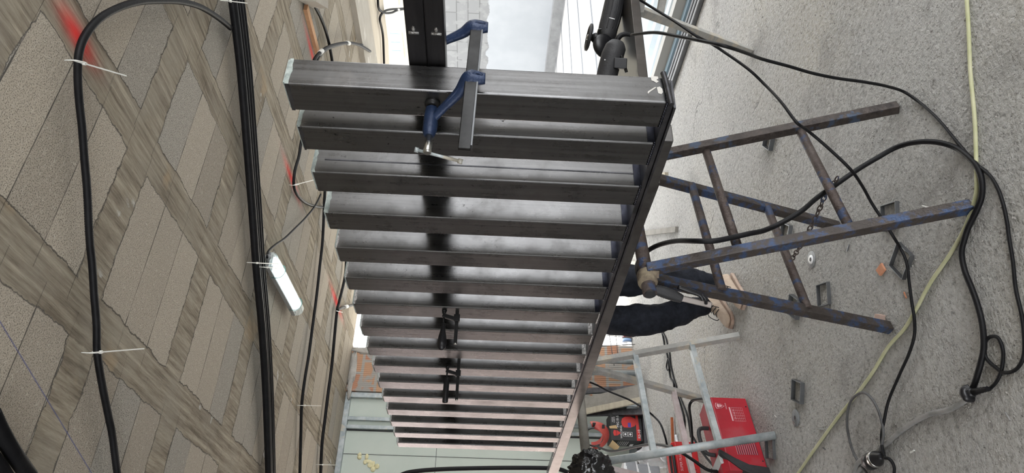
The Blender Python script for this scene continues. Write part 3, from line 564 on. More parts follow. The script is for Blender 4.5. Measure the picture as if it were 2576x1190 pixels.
MB().sweep([P(1518, 155)+(-FW)*.03, P(1531, 162)+(-FW)*.034], .003, n=6, smooth=False).build('stripe', WHT, g2_)
# ================================================================ CABLES ON THE FLOOR
def conv(o, sc_, pts): return [(o[0]+x/sc_, o[1]+y/sc_) for x, y in pts]
o7, k7 = (1600, 0), 1.984; o8 = (1600, 590)
def cable(pts, zs, r, m, name, label, cat, n=8, parent=None, floorlift=True):
    """pts are picture points, zs height keys (index fraction, z)"""
    N_ = len(pts); out = []
    for i, (x, y) in enumerate(pts):
        f = i/(N_-1)
        for (f0, z0), (f1, z1) in zip(zs, zs[1:]):
            if f0 <= f <= f1+1e-6: z = z0+(z1-z0)*((f-f0)/(f1-f0) if f1 > f0 else 0); break
        out.append(az(x, y, z))
    mb = MB().sweep(out, r, n=n, res=5)
    o = mb.build(name, m, parent)
    if parent is None: tag(o, label, cat)
    return o
cA = [(1588, 88)]+conv(o7, k7, [(0, 165), (90, 162), (200, 180), (330, 205), (450, 232), (550, 265), (630, 295), (760, 330), (880, 365), (1000, 390), (1130, 408), (1240, 428), (1330, 455), (1400, 500), (1460, 550), (1520, 610), (1590, 695), (1650, 765), (1700, 820), (1760, 870), (1800, 930), (1830, 1010), (1850, 1100), (1862, 1190)])[1:] + conv(o8, k7, [(1880, 130), (1895, 270), (1920, 380), (1935, 480), (1936, 600), (1900, 670), (1840, 690), (1790, 660), (1750, 620), (1740, 570), (1750, 525), (1780, 508), (1810, 520), (1830, 570), (1832, 620), (1820, 690), (1795, 740), (1760, 775)])
cable(cA, [(0, 1.03), (.10, .85), (.30, .007), (1, .007)], .0054, RUB, 'power_cable', 'black cable from the half-hidden grinder, looping past the yellow-green hose to a plug', 'cable')
cB = conv(o7, k7, [(-10, -20), (20, 0), (100, 50), (200, 112), (300, 180), (370, 215), (440, 260), (560, 345), (640, 420), (720, 505), (780, 585), (810, 620), (860, 655), (960, 740), (1070, 845), (1130, 930), (1180, 1020), (1240, 1110), (1290, 1190)]) + conv(o8, k7, [(1320, 70), (1350, 140), (1362, 230), (1375, 330), (1390, 430), (1388, 510), (1360, 600), (1310, 710), (1260, 830), (1238, 930), (1225, 1000), (1228, 1060), (1240, 1110)])
cable(cB, [(0, .95), (.12, .80), (.26, .52), (.36, .48), (.5, .16), (.62, .02), (.85, .012), (1, .03)], .0054, RUB, 'power_cable', 'black cable from the bench edge crossing the trestle to the barrel connector', 'cable')
c5 = lambda p: conv((1500, 580), 4.25, p)
cCp = c5([(500, 560), (455, 500), (436, 420), (440, 350), (480, 290), (560, 210), (680, 150), (850, 112), (1050, 112), (1250, 112), (1450, 75), (1650, 30)]) + conv(o7, k7, [(640, 1150), (730, 1110), (830, 1050), (900, 990), (1000, 920), (1100, 850), (1200, 790), (1300, 735), (1400, 710), (1500, 710), (1590, 735), (1650, 775), (1700, 830), (1725, 900), (1725, 980), (1700, 1050), (1660, 1130), (1640, 1190)]) + conv(o8, k7, [(1625, 90), (1640, 180), (1680, 280), (1710, 370), (1730, 460), (1735, 570), (1710, 680), (1680, 770), (1655, 812)])
cable(cCp, [(0, .86), (.09, .90), (.13, .90), (.22, .80), (.37, .42), (.49, .10), (.58, .012), (1, .012)], .0090, RUB, 'welding_cable', 'thick black welding cable looped over the rusty trestle pipe', 'cable', n=12)
cE = conv(o8, k7, [(1658, 808), (1640, 830), (1560, 875), (1470, 895), (1390, 935), (1310, 990), (1250, 1045), (1180, 1100), (1110, 1180), (1080, 1215)])
cable(cE, [(0, .01), (1, .01)], .0085, GREYC, 'extension_cable', 'thick dusty grey rubber cable snaking from the plug towards the barrel connector', 'cable', n=12)
cD = conv(o7, k7, [(1650, -10), (1660, 150), (1668, 350), (1680, 480), (1692, 620), (1697, 780), (1700, 900), (1695, 980), (1660, 1090)]) + conv(o8, k7, [(1625, 0), (1560, 110), (1470, 240), (1400, 370), (1340, 470), (1260, 560), (1180, 690), (1100, 800), (1010, 910), (900, 1060), (810, 1190), (770, 1240)])
cable(cD, [(0, .007), (1, .007)], .0062, YELC, 'air_hose', 'pale yellow-green hose running across the whole floor', 'hose', n=10)
cF = conv(o8, k7, [(1180, 1230), (1150, 1190), (1090, 1100), (1060, 1000), (1053, 920), (1068, 840), (1110, 795), (1150, 795), (1190, 840), (1220, 910), (1235, 990), (1226, 1050), (1215, 1085)])
cable(cF, [(0, .01), (.3, .02), (.55, .045), (.8, .02), (1, .03)], .0052, RUBD, 'power_cable', 'dusty black cable making a wide standing loop beside the barrel connector', 'cable')
cG = conv(o8, k7, [(1240, 1115), (1262, 1120), (1280, 1140), (1289, 1170), (1285, 1215)])
cable(cG, [(0, .04), (1, .012)], .006, RUB, 'power_cable', 'short black cable leaving the barrel connector at the picture edge', 'cable')
cH = conv(o8, k7, [(1160, 1100), (1140, 1115), (1105, 1145), (1088, 1190), (1080, 1230)])
cable(cH, [(0, .03), (1, .014)], .009, GREYC, 'extension_cable', 'grey cable stub running off the floor edge below the barrel connector', 'cable')
# plug at the thick cable and barrel connector
pa, pb = az(2433, 990, .02), az(2486, 978, .02); d = (pb-pa).normalized()
pl = thing('power_plug', pa, 'black moulded plug and cable knot lying where thin and thick cable meet', 'plug')
MB().lathe([(.014, -.012), (.019, -.008), (.020, .012), (.014, .022), (.011, .03)], pa, d).build('plug_body', PLK, pl)
MB().sweep([pa+d*.025, (pa+pb)/2, pb], [.010, .0085, .0065], n=12, rib=.2, res=8).build('cable_sleeve', RUB, pl)
mb = MB(); mb.sweep([az(2440, 975, .02), az(2425, 982, .034), az(2430, 1000, .034), az(2446, 1004, .012)], [.011, .012, .012, .011], n=10); mb.build('knot', PLK, pl)
mb = MB()
for k in (-.005, .006): mb.sweep([pa-d*.01+V((0, 0, k)), pa-d*.032+V((0, 0, k))], .002, n=8, smooth=False)
mb.build('pin', CHROME, pl)
ca, cb_ = az(2186, 1163, .03), az(2234, 1140, .03); d = (cb_-ca).normalized()
cn = thing('barrel_connector', ca, 'black industrial barrel connector with a silver band, lying on the floor', 'connector')
MB().lathe([(.026, 0), (.031, .004), (.031, .030), (.028, .034), (.028, .058), (.022, .072), (.014, .088), (.011, .10)], ca, d, n=24).build('connector_body', PLK, cn)
MB().lathe([(.0285, .0), (.0300, .001), (.0300, .020), (.0285, .021)], ca+d*.036, d, n=24).build('band', CHROME, cn)
MB().lathe([(.022, -.018), (.024, -.012), (.0265, .001)], ca, d, n=24).build('dusty_end', GREYC, cn)
# cables lying far back on the floor
c3 = lambda p: conv((1450, 800), 5.667, p)
cable(c3([(1185, 60), (1215, 180), (1240, 300), (1262, 420), (1300, 560), (1318, 700), (1340, 850), (1385, 920), (1395, 1010)])+[(1700, 985), (1712, 1020), (1722, 1060), (1718, 1110)], [(0, .008), (1, .008)], .007, RUB, 'power_cable', 'thin black cable trailing from behind the worker to the grey trestle', 'cable')
cable(c3([(1225, 60), (1225, 180), (1275, 290), (1300, 400), (1330, 520), (1345, 680), (1390, 870), (1420, 960), (1440, 1060)])+[(1715, 1010), (1730, 1050), (1738, 1100)], [(0, .008), (1, .008)], .007, RUB, 'power_cable', 'second thin black cable beside the first one behind the trestle', 'cable')
cable(c3([(1290, 640), (1285, 700), (1300, 745), (1330, 700), (1325, 620), (1308, 580), (1290, 640)]), [(0, .01), (1, .01)], .006, RUB, 'cable_coil', 'small oval loop of black cable on the floor behind the grey trestle', 'cable')
cable(c3([(1140, 100), (1138, 150), (1148, 165), (1155, 120), (1152, 85)]), [(0, .01), (1, .01)], .006, RUB, 'cable_coil', 'tiny loop of black cable just behind the worker', 'cable')
cable([(1736, 1150), (1741, 1110), (1738, 1060), (1734, 1025), (1742, 1008), (1762, 1003), (1775, 1003)], [(0, .10), (.5, .22), (1, .2)], .009, RUB, 'welding_cable', 'black cable arching into the back of the red welding machine', 'cable')
cable([(1741, 1095), (1760, 1128), (1780, 1155), (1800, 1178), (1812, 1195)], [(0, .12), (1, .05)], .007, RUB, 'power_cable', 'black cable running down beside the black handle of the welding machine', 'cable')
cable([(1500, 1122), (1530, 1134), (1560, 1133), (1600, 1124), (1630, 1119), (1665, 1120), (1700, 1131), (1740, 1155), (1780, 1182), (1812, 1186)], [(0, .55), (.3, .5), (.7, .42), (1, .22)], .009, RUB, 'power_cable', 'black cable sagging from the trestle fork over the galvanised leg', 'cable')
cable(c3([(165, 905), (300, 960), (450, 1040), (620, 1110), (780, 1180)])+[(1620, 1028), (1642, 1045), (1661, 1066), (1672, 1095), (1678, 1120)], [(0, .62), (.45, .25), (.7, .06), (1, .01)], .008, RUB, 'power_cable', 'black cable slanting from the bench beam to the floor by the helmet box', 'cable')
cable([(1700, 1095), (1704, 1115), (1712, 1135), (1716, 1160), (1710, 1195)], [(0, .012), (1, .012)], .010, mat('white_cable', (.68, .70, .72), rough=.4), 'power_cable', 'bundle of white cable behind the galvanised leg', 'cable')
# ================================================================ FLOOR CLUTTER
def ring(corners, label, h=.016):
    P4 = [az(*c) for c in corners]; c = sum(P4, V())/4; d = (P4[1]-P4[0])-(P4[3]-P4[2]); d.z = 0
    if d.length < 1e-4: d = V((1, 0, 0))
    d.normalize(); n_ = V((-d.y, d.x, 0)); S_ = .10; th = .003; mb = MB()
    for q in (-1, 1):
        mb.box(c+d*(q*(S_/2-th/2))+V((0, 0, h/2)), (th, S_, h), (d, n_, V((0, 0, 1)))); mb.box(c+n_*(q*(S_/2-th/2))+V((0, 0, h/2)), (S_-2*th, th, h), (d, n_, V((0, 0, 1))))
    return tag(mb.build('tube_offcut', DTUBE), label, 'offcut', 'square tube offcuts on the floor')
ring([(1930, 322), (1955, 340), (1950, 380), (1925, 362)], 'square steel tube offcut behind the right-hand trestle leg', h=.024)
ring([(2220, 520), (2264, 503), (2267, 575), (2226, 583)], 'square steel tube offcut under the foot of the long diagonal trestle leg')
ring([(2264, 609), (2306, 649), (2280, 705), (2242, 663)], 'largest-looking square steel offcut, crossed by a black cable')
ring([(2057, 719), (2087, 709), (2096, 765), (2066, 773)], 'square steel offcut lying free between the trestle rung and the terracotta shard')
ring([(1994, 738), (2019, 757), (2014, 806), (1987, 787)], 'square steel offcut half under the lower blue trestle leg', h=.022)
ring([(1998, 954), (2027, 966), (2026, 1018), (1997, 1002)], 'square steel offcut beside the grey cutting disc', h=.02)
ring([(1929, 1105), (1951, 1105), (1954, 1156), (1932, 1152)], 'square steel offcut beside the foot of the galvanised leg')
ring([(1975, 566), (1996, 575), (1990, 612), (1965, 600)], 'square steel offcut behind the rusty rung near the chain', h=.02)
def disc(x, y, label, rim, hub, r=.040):
    c = az(x, y, 0); o = thing('cutting_disc', c, label, 'cutting disc')
    MB().lathe([(.010, .004), (r, .004), (r, .0015), (.010, .0015)], c, V((0, 0, 1)), n=36).build('disc_body', rim, o)
    MB().lathe([(.0115, .0), (hub[0], .0), (hub[0], .0062), (.0115, .0062)], c, V((0, 0, 1)), n=28).build('hub_label', hub[1], o)
    MB().lathe([(.010, .0), (.010, .0066)], c, V((0, 0, 1)), n=20).build('bore', PLKM, o)
disc(2042, 653, 'worn cutting disc with a bright white hub, lying near the chain', DISCL, (.022, PAPER))
disc(2003, 1051, 'plain grey cutting disc lying beyond the red welding machine', DISC, (.012, DISC))
c = [az(x, y, .0) for x, y in ((2222, 662), (2231, 679), (2219, 694), (2209, 680))]
tag(MB().prism([V((p.x, p.y, .002)) for p in c], V((0, 0, .008))).build('tile_shard', TILE), 'small diamond-shaped terracotta shard on the concrete', 'tile shard')
tag(MB().bar(az(2207, 797, .012), az(2220, 800, .012), .022, .022).build('brick_crumb', mat('pinkish_brick', (.52, .38, .32), rough=.9)), 'pinkish brick crumb beside the blue trestle foot', 'rubble')
for (x1, y1, x2, y2, m_, lb) in ((2056, 1077, 2074, 1081, CHROME, 'bright nail lying on the floor near the yellow-green hose'), (2070, 1126, 2076, 1131, DTUBE, 'dark nail lying across the floor below the hose'), (2320, 517, 2336, 522, TIE, 'short white plastic stick beside the long trestle leg'), (2136, 615, 2131, 632, DTUBE, 'bent dark wire piece on the floor above the terracotta shard'), (2290, 1139, 2300, 1133, TIE, 'tiny white plastic stick near the grey cable'), (2528, 1037, 2540, 1057, GREYC, 'flat grey strip lying alone in the floor corner'), (1995, 1060, 2001, 1068, CHROME, 'bent bright nail beside the grey disc'), (2274, 735, 2280, 750, TILE, 'curled brown shaving next to the black cable'), (1948, 1045, 1953, 1050, TIE, 'tiny pale chip on the floor beside the welder')):
    tag(MB().bar(az(x1, y1, .004), az(x2, y2, .004), .004, .004).build('nail' if 'nail' in lb else 'scrap_piece', m_), lb, 'nail' if 'nail' in lb else 'scrap')
mb = MB()
for k in range(1500):
    x, y = random.uniform(1750, 2560), random.uniform(0, 1180); p = az(x, y, 0); r_ = random.choice((.0012, .0018, .0028, .004))
    mb.ball((p.x, p.y, r_*.4), (r_, r_*random.uniform(.6, 1.2), r_*.6), 1)
tag(mb.build('grit', mat('grey_grit', (.22, .21, .20), (.40, .38, .35), rough=.9, nscale=(30, 30, 30)), loc=(0, 0, 0)), 'loose dark and pale grit scattered over the concrete floor', 'grit', kind='stuff')
# planks on the floor
p1, p2 = az(1612, 588, .012), az(1702, 577, .012); tag(MB().bar(p1, p2, .045, .024).build('timber_batten', PLB), 'mortar-smeared batten lying behind the trestle, pointing at the chain', 'batten')
p1, p2 = az(1588, 664, .012), az(1660, 671, .012); tag(MB().bar(p1, p2, .06, .024).build('timber_batten', WOODL), 'pale timber batten on the floor behind the worker', 'batten')
tag(MB().bar(az(1660, 440, .012), az(1677, 438, .012), .03, .03).build('timber_batten', WOODL), 'short pale wood end seen under the bench beam', 'batten')
# sheets at the open side
ts = thing('profiled_sheet', W(5.1, 4.4, 0), 'white and blue profiled metal sheets lying on the floor by the open side', 'metal sheet')
mb = MB(); prof = []; t_ = 4.62
while t_ < 5.9: prof += [(t_, .045), (t_+.06, .11), (t_+.15, .11), (t_+.21, .045)]; t_ += .26
poly = [W(t, 2.6, z) for t, z in prof]+[W(t, 2.6, z-.004) for t, z in prof[::-1]]; mb.prism(poly, RR*4.1); mb.build('corrugated_panel', SHEET, ts)
for t0, t1, z0, z1, m_ in ((4.52, 4.60, .0, .12, SHEETW), (4.60, 5.95, .0, .04, SHEETW), (4.44, 4.50, 0, .05, SHEETB)): lm(slab(t0, t1, 2.5, 6.6, z0, z1)).build('edge_profile', m_, ts)
for t_, lb in ((4.40, 'dark steel rod lying closest to the white sheets'), (4.335, 'dark steel rod lying between two others beside the white sheets'), (4.27, 'dark steel rod lying outermost beside the white sheets')):
    tag(lm(MB().bar((t_, 2.4, .02), (t_-.0, 5.9, .02), .038, .038)).build('steel_rod', DTUBE, bevel=.006), lb, 'rod')
# ================================================================ WELDING MACHINE
wa, wb = V((-.861, 3.987, 0)), V((-1.155, 3.62, 0)); L_ = (wb-wa); ln = L_.normalized(); nb = V((ln.y, -ln.x, 0)); 
if nb.dot(wa) < 0: nb = -nb                     # away from the camera
H_ = .235; Dp = .19
wm = thing('welding_machine', wa, 'red portable welding machine with a black front bumper, on the floor by the grey trestle', 'welding machine')
def wp(a, b, c): return wa+ln*a+nb*b+V((0, 0, c))
LN = L_.length
sec = [(0, .006), (0, H_-.03), (.03, H_), (Dp-.03, H_), (Dp, H_-.03), (Dp, .006)]
MB().prism([wp(0, b, c) for b, c in sec], ln*LN).build('case', REDW, wm, bevel=.004)
# curved black bumper and front plate
fr_pts = lambda o: [wp(LN-.10+.10*(1-(k/8)), o, .006) if 0 else wp(LN-.105*math.sin(math.pi/2*(1-k/8))*.55+.01, o, .004+(H_+.008)*k/8*1.0) for k in range(9)]
f0 = [wp(LN+.012-.0*k, -.006, .0+H_*k/8+.0) for k in range(9)]
mb = MB(); prof = [(LN-.02, .0), (LN+.055, .0), (LN+.035, .07), (LN-.005, .15), (LN-.055, .20), (LN-.10, H_+.006), (LN-.125, H_+.004), (LN-.075, .17), (LN-.035, .10)]
mb.prism([wp(a, -.008, c) for a, c in prof], nb*.03); mb.prism([wp(a, Dp-.02, c) for a, c in prof], nb*.03); mb.build('bumper', PLKM, wm, bevel=.004)
prof2 = [(LN-.02, .01), (LN+.03, .01), (LN+.012, .07), (LN-.03, .15), (LN-.08, .20), (LN-.11, H_-.01)]
MB().prism([wp(a, .02, c) for a, c in prof2], nb*(Dp-.04)).build('front_panel', mat('grey_faceplate', (.16, .16, .17), (.24, .24, .25), rough=.3, metal=.3, nscale=(20, 20, 20)), wm)
mb = MB(); mb.prism([wp(a, .018, c) for a, c in ((LN-.11, H_+.006), (LN-.055, H_+.004), (LN-.05, H_-.03), (LN-.09, H_-.03))], nb*(Dp-.03)); mb.build('top_bezel', mat('pale_grey_plastic', (.55, .56, .56), rough=.4), wm, bevel=.004)
mb = MB()
for q, (a, b, c) in enumerate(((LN+.02, .06, .10), (LN+.03, .13, .06))): mb.lathe([(.016, 0), (.016, .02), (.010, .024)], wp(a-.02, b, c), ln+V((0, 0, .5)))
mb.build('socket', PLK, wm)
mb = MB(); hh = [wp(LN*.33, Dp*.42, H_-.005), wp(LN*.34, Dp*.42, H_+.045), wp(LN*.42, Dp*.42, H_+.062), wp(LN*.60, Dp*.42, H_+.058), wp(LN*.68, Dp*.42, H_+.040), wp(LN*.70, Dp*.42, H_-.005)]
mb.sweep(hh, .011, n=12); mb.build('handle', PLKM, wm)
mb = MB()
for k in range(10): mb.box(wp(LN*.70, -.001, .035+k*.0115), (.0015, .09, .0045), (-nb, ln, V((0, 0, 1))))
mb.build('vent_slots', mat('dark_red_slot', (.14, .01, .03), rough=.6), wm)
mb = MB()
for k in range(10): mb.box(wp(LN*.70, -.0015, .039+k*.0115), (.001, .09, .0016), (-nb, ln, V((0, 0, 1))))
mb.build('vent_lips', PINKPR, wm)
mb = MB()
for a, c in ((.05, H_-.06), (.06, .02), (LN*.55, .02), (LN-.06, .02)): mb.lathe([(.004, 0), (.004, .003), (.002, .004)], wp(a, 0, c), -nb, n=10)
mb.build('screw_head', PLK, wm)
# logo shield and rating label (on the side that faces the camera)
zx = V((0, 0, 1)); sh = [(-.020, .020), (0, .026), (.020, .020), (.018, -.004), (0, -.028), (-.018, -.004)]
base = wp(.062, -.0015, H_-.065); xx = -ln
def shield(base, xx, k, m_, par, nm, lift): poly_on([(a*k, c*k) for a, c in sh], base, xx, zx, m_, par, nm, lift=lift)
shield(base, xx, 1.0, PINKPR, wm, 'logo_shield', .0004); shield(base, xx, .86, REDW, wm, 'logo_field', .0014)
shield(base+V((0, 0, .001)), xx, .58, PINKPR, wm, 'logo_centre', .0024)
text('STAYER', .0115, base-nb*.0026, xx, zx, REDW, wm); text('WELDING', .0095, base+V((0, 0, -.036)), xx, zx, PINKPR, wm)
xx = -ln; lb = wp(.115, -.0015, .085); 
poly_on([(-.046, .036), (.046, .036), (.046, .028), (-.046, .028)], lb, xx, zx, PINKPR, wm, 'rating_bar')
mb = MB()
for k in range(7): mb.box(lb+V((0, 0, .020-k*.010)), (.001, .092, .0006), (-nb, ln, zx))
for k in range(6): mb.box(lb+ln*(-.046+k*.0184)+V((0, 0, -.009)), (.001, .0007, .062), (-nb, ln, zx))
mb.build('rating_table', PINKPR, wm)
text('220V  10-160A  IP21', .008, lb+V((0, 0, .013)), xx, zx, PINKPR, wm)
# second red case near it
c0 = az(1765, 1160, 0); o2 = az(1688, 1150, 0)
rc = thing('red_tool_case', V((-1.75, 4.35, 0)), 'red plastic machine case with a black rim, behind the galvanised leg at the picture edge', 'machine')
ra_ = az(1750, 1112, 0); l2 = V((-.75, -.66, 0)).normalized(); n2 = V((-l2.y, l2.x, 0)); n2 = n2 if n2.dot(ra_) > 0 else -n2
MB().prism([ra_+n2*b+V((0, 0, c)) for b, c in ((0, 0), (0, .15), (.02, .17), (.18, .17), (.2, .15), (.2, 0))], l2*.42).build('case', REDT, rc, bevel=.004)
MB().sweep([ra_+n2*b+l2*a+V((0, 0, .172)) for a, b in ((.03, .02), (.06, .005), (.2, .0), (.34, .005), (.38, .03), (.34, .07), (.2, .08), (.06, .07))], .011, n=10, closed=True).build('rim', PLK, rc)
text('SUPER PLUS', .024, ra_-n2*.001+l2*.15+V((0, 0, .125)), -l2, zx, PINKPR, rc)
mb = MB()
for k in range(6): mb.box(ra_-n2*.0015+l2*(.2+k*.022)+V((0, 0, .05)), (.002, .007, .05), (-n2, l2, zx))
mb.build('vent_slots', mat('shadow_red', (.18, .008, .01), rough=.6), rc)
# ================================================================ HELMET BOX + HELMET
bx = az(1612, 1042, .035); bu = V((-.86, -.51, 0)).normalized(); bn = V((-bu.y, bu.x, 0)); bn = bn if bn.dot(bx) > 0 else -bn
shelf = MB().box(bx+bu*.16+bn*.12+V((0, 0, -.0185)), (.50, .34, .03), (bu, bn, zx)); tag(shelf.build('steel_profile', STEELD), 'flat dark steel channel on the floor under the helmet box', 'profile')
hb = thing('helmet_box', bx, 'black and red cardboard box for a welding helmet, standing open by the far wall', 'box')
BW, BH, BD = .245, .285, .21
q = lambda a, b, c: bx+bu*a+bn*b+V((0, 0, c))
MB().prism([q(0, 0, 0), q(BW, 0, 0), q(BW, BD, 0), q(0, BD, 0)], V((0, 0, BH))).build('carton', BOXK, hb)
MB().prism([q(BW, 0, BH-.01), q(BW+.05, .02, BH-.075), q(BW+.052, BD*.8, BH-.075), q(BW, BD, BH-.01)], bu*.003).build('side_flap', CARD, hb)
MB().prism([q(BW*.45, -.004, BH-.05), q(BW*.58, -.004, BH-.06), q(BW*.58, -.004, BH+.01), q(BW*.5, -.004, BH+.015)], -bn*.003).build('lid_flap', CARD, hb)
pc = lambda a, c: q(a, -.001, c)
poly_on([(0, 0), (-BW, 0), (-BW, -.035), (0, -.020)], pc(0, .052), -bu, zx, REDP, hb, 'red_stripe')
text('RS-10', .034, pc(.185, .026)-bn*.0018, -bu, zx, WHT, hb)
text('MIG EI-S', .030, pc(.075, .218), -bu, zx, WHT, hb); text('VIZOR', .016, pc(.06, .266), -bu, zx, WHT, hb); text('CASCO', .016, pc(.06, .250), -bu, zx, WHT, hb); text('WELDING', .026, pc(.17, .190), -bu, zx, WHT, hb)
# printed helmet picture
hp = [(-.05, .045), (-.03, .062), (.0, .068), (.03, .06), (.05, .03), (.052, -.02), (.035, -.06), (.0, -.075), (-.035, -.055), (-.052, -.01)]
poly_on(hp, pc(.078, .118), -bu, zx, REDP, hb, 'helmet_print'); poly_on([(-.02, .012), (.02, .012), (.022, -.016), (-.022, -.016)], pc(.105, .115), -bu, zx, BLUEP, hb, 'visor_print', lift=.0014)
poly_on([(a*1.3, c*1.3) for a, c in sh], pc(.18, .232), -bu, zx, REDP, hb, 'logo_shield'); text('STAYER', .016, pc(.18, .235)-bn*.0014, -bu, zx, BOXK, hb)
for k in (0, 1):
    cx_ = pc(.165+.038*k, .145-.038*k+.0); cx_ = pc(.19, .155-.045*k); poly_on([(-.02, .02), (.02, .02), (.02, -.02), (-.02, -.02)], cx_, -bu, zx, WHT, hb, 'pictogram'); poly_on([(-.017, .017), (.017, .017), (.017, -.017), (-.017, -.017)], cx_, -bu, zx, BOXK, hb, 'pictogram_field', lift=.0014)
    poly_on([(.010*math.cos(a*.785), .010*math.sin(a*.785)) for a in range(8)][::-1], cx_, -bu, zx, WHT, hb, 'pictogram_mark', lift=.0024)
poly_on([(.02, .03), (.09, .03), (.09, .0), (.02, .0)], q(BW+.001, BD, .06), -bn, zx, WHT, hb, 'barcode_label')
for k in range(6): poly_on([(.03, 0), (.17, 0), (.17, .004), (.03, .004)], q(BW+.001, BD, .12+k*.018), -bn, zx, WHT, hb, 'small_print')
hm = thing('welding_helmet', q(.1, .1, BH), 'red welding helmet with a black headband, lying on the helmet box', 'helmet')
hY = 6.05; hc = aY(1493, 1097, hY); dz = -UPV; lx = -RT; fz = FW
def hpnt(th, r, dep): return hc + dz*(math.cos(th)*r) + lx*(math.sin(th)*r*.92) + fz*dep
mb = MB(); rows = []
for i in range(15):
    th = -1.75+3.4*i/14; w_ = math.sin(math.pi*min(1, (i+2)/16))
    rows.append([mb.bm.verts.new(hpnt(th, r_, d_)) for r_, d_ in ((.078, -.075*w_), (.092, -.06*w_), (.112+.012*w_, -.03), (.120+.02*w_, .02), (.118, .07), (.095, .11))])
for i in range(14):
    for j in range(5): mb.bm.faces.new((rows[i][j], rows[i+1][j], rows[i+1][j+1], rows[i][j+1])).smooth = True
o = mb.build('shell', REDH, hm); sd = o.modifiers.new('thick', 'SOLIDIFY'); sd.thickness = .005
MB().sweep([hpnt(k*math.pi/8, .084, -.03) for k in range(16)], .0085, n=8, closed=True).build('headband', PLK, hm)
mb = MB()
for th in (-1.55, 1.15): mb.lathe([(.012, -.012), (.014, 0), (.014, .018), (.010, .022)], hpnt(th, .108, -.02), dz*math.cos(th)+lx*math.sin(th))
mb.build('ratchet_knob', PLK, hm)
poly_on([(-.016, .014), (.018, .012), (.018, -.010), (-.016, -.012)], hpnt(-.9, .128, -.03)-FW*.015, RT, UPV, PLK, hm, 'brand_patch')
# bag, plastic bag, sacks, pipes, boards
def crumple(name, c, rad, m_, amp, fr, sub=4, seed=0):
    mb = MB().ball((0, 0, 0), 1, sub)
    for v in mb.bm.verts:
        n0 = noise.noise(v.co*fr+V((seed, 0, 0)))*amp + abs(noise.noise(v.co*fr*2.7+V((0, seed, 0))))*amp*.7
        v.co *= 1+n0+.035*noise.noise(v.co*9); v.co = V((v.co.x*rad[0], v.co.y*rad[1], v.co.z*rad[2]))+V(c)
    return mb.build(name, m_)
c = aY(1489, 1186, 3.55); tag(crumple('bin_bag', c, (.098, .08, .108), BAG, .20, 2.6, sub=5, seed=3), 'crumpled shiny black plastic bag hanging on the trestle end', 'bag')
c = aY(1600, 1150, 4.6); tag(crumple('plastic_bag', az(1640, 1150, .12), (.09, .07, .12), CLRP, .5, 2.2, sub=3, seed=9), 'crumpled translucent white plastic bag behind the galvanised leg', 'bag')
for i, (x, y, lb) in enumerate(((1585, 1180, 'grey-wrapped block with torn white edge, farthest from the red case'), (1615, 1187, 'grey-wrapped block with torn white edge, between its neighbours'), (1645, 1192, 'dark grey block nearest the red case, at the picture edge'))):
    c = aY(x, y+8, 4.15); o = thing('wrapped_block', V((c.x, c.y, c.z-.06)), lb, 'block', 'wrapped grey blocks')
    MB().box(c+V((-.05, 0, 0)), (.16, .16, .066), (ln, nb, zx)).build('block_body', GREYB, o, bevel=.006)
    mb = MB()
    for k in range(7): mb.box(c+ln*(-.085+.027*k)-V((.05, 0, 0))+V((0, 0, .034)), (.028, .162, .006+.006*(k % 3)), (ln, nb, zx))
    mb.build('torn_edge', WHT, o)
tag(MB().bar(az(1620, 1100, .2), az(1620, 1200, .2), .05, .14).build('paint_tin', GREYB) if 0 else MB().bar(az(1637, 1118, .01)+V((0, .5, 0)), az(1637, 1118, .01)+V((-.5, .3, 0)), .03, .03).build('timber_batten', PLB), 'short grey batten on the floor beyond the plastic bag', 'batten')
for x0, y0, m_, lb in ((1600, 911, GALV, 'galvanised pipe standing against the brick pier, right one of two'), (1602, 941, GALV, 'galvanised pipe standing against the brick pier, left one of two')):
    b0 = aS(x0, y0, 6.45); b0.z = 0; tag(MB().sweep([b0, b0+V((0, 0, 1.0))], .027, n=16, smooth=False).build('steel_pipe', m_), lb, 'pipe')
for (x0, y0, x1, y1, w_, m_, lb, dz) in ((1606, 975, 1470, 985, .05, STEELD, 'dark blue-grey steel profile leaning against the far wall', 0), (1614, 985, 1440, 1030, .15, PLB, 'wide mortar-smeared board leaning against the far wall', .0), (1612, 1003, 1440, 1042, .05, WOODL, 'narrow pale board leaning in front of the wide one', -.06), (1600, 1035, 1440, 1040, .06, STEELD, 'dark steel profile standing behind the helmet box', .05)):
    a = aS(x0, y0, 6.20+dz); a.z = .02; b2 = aS(x1, y1, 6.46+dz*.5); d = (b2-a); b2 = a+d*(1.1/max(d.z, .1)) if d.z < 1.1 else b2
    if w_ > .2: mbx = MB().bar(a, b2, w_, .03, up=-RR)
    else: mbx = MB().bar(a, b2, w_, .03, up=-RR)
    tag(mbx.build('leaning_board' if m_ is not STEELD else 'leaning_profile', m_), lb, 'board' if m_ is not STEELD else 'profile')
# bottle by the brick pier
bc = az(1592, 868, 0); bt = thing('water_bottle', bc, 'large clear plastic bottle with red rim and blue label by the brick pier', 'bottle')
q_ = [az(1576.5, 847, .048), az(1577, 862, .048), az(1578, 876, .048), az(1579, 886, .048), az(1580, 893, .048)]
MB().sweep(q_, [.044, .047, .047, .036, .014], n=20).build('body', BOTT, bt)
MB().sweep([az(1576.6, 849, .048), az(1576.7, 850.5, .048)], [.0475, .0475], n=20, smooth=False).build('rim', REDT, bt)
MB().sweep([az(1576.8, 853, .048), az(1577, 861, .048)], [.0478, .0478], n=20, smooth=False).build('label', mat('blue_label', (.25, .38, .62), rough=.4), bt)
MB().sweep([q_[4], q_[4]+(q_[4]-q_[3])*.35], [.016, .016], n=14, smooth=False).build('cap', REDT, bt)
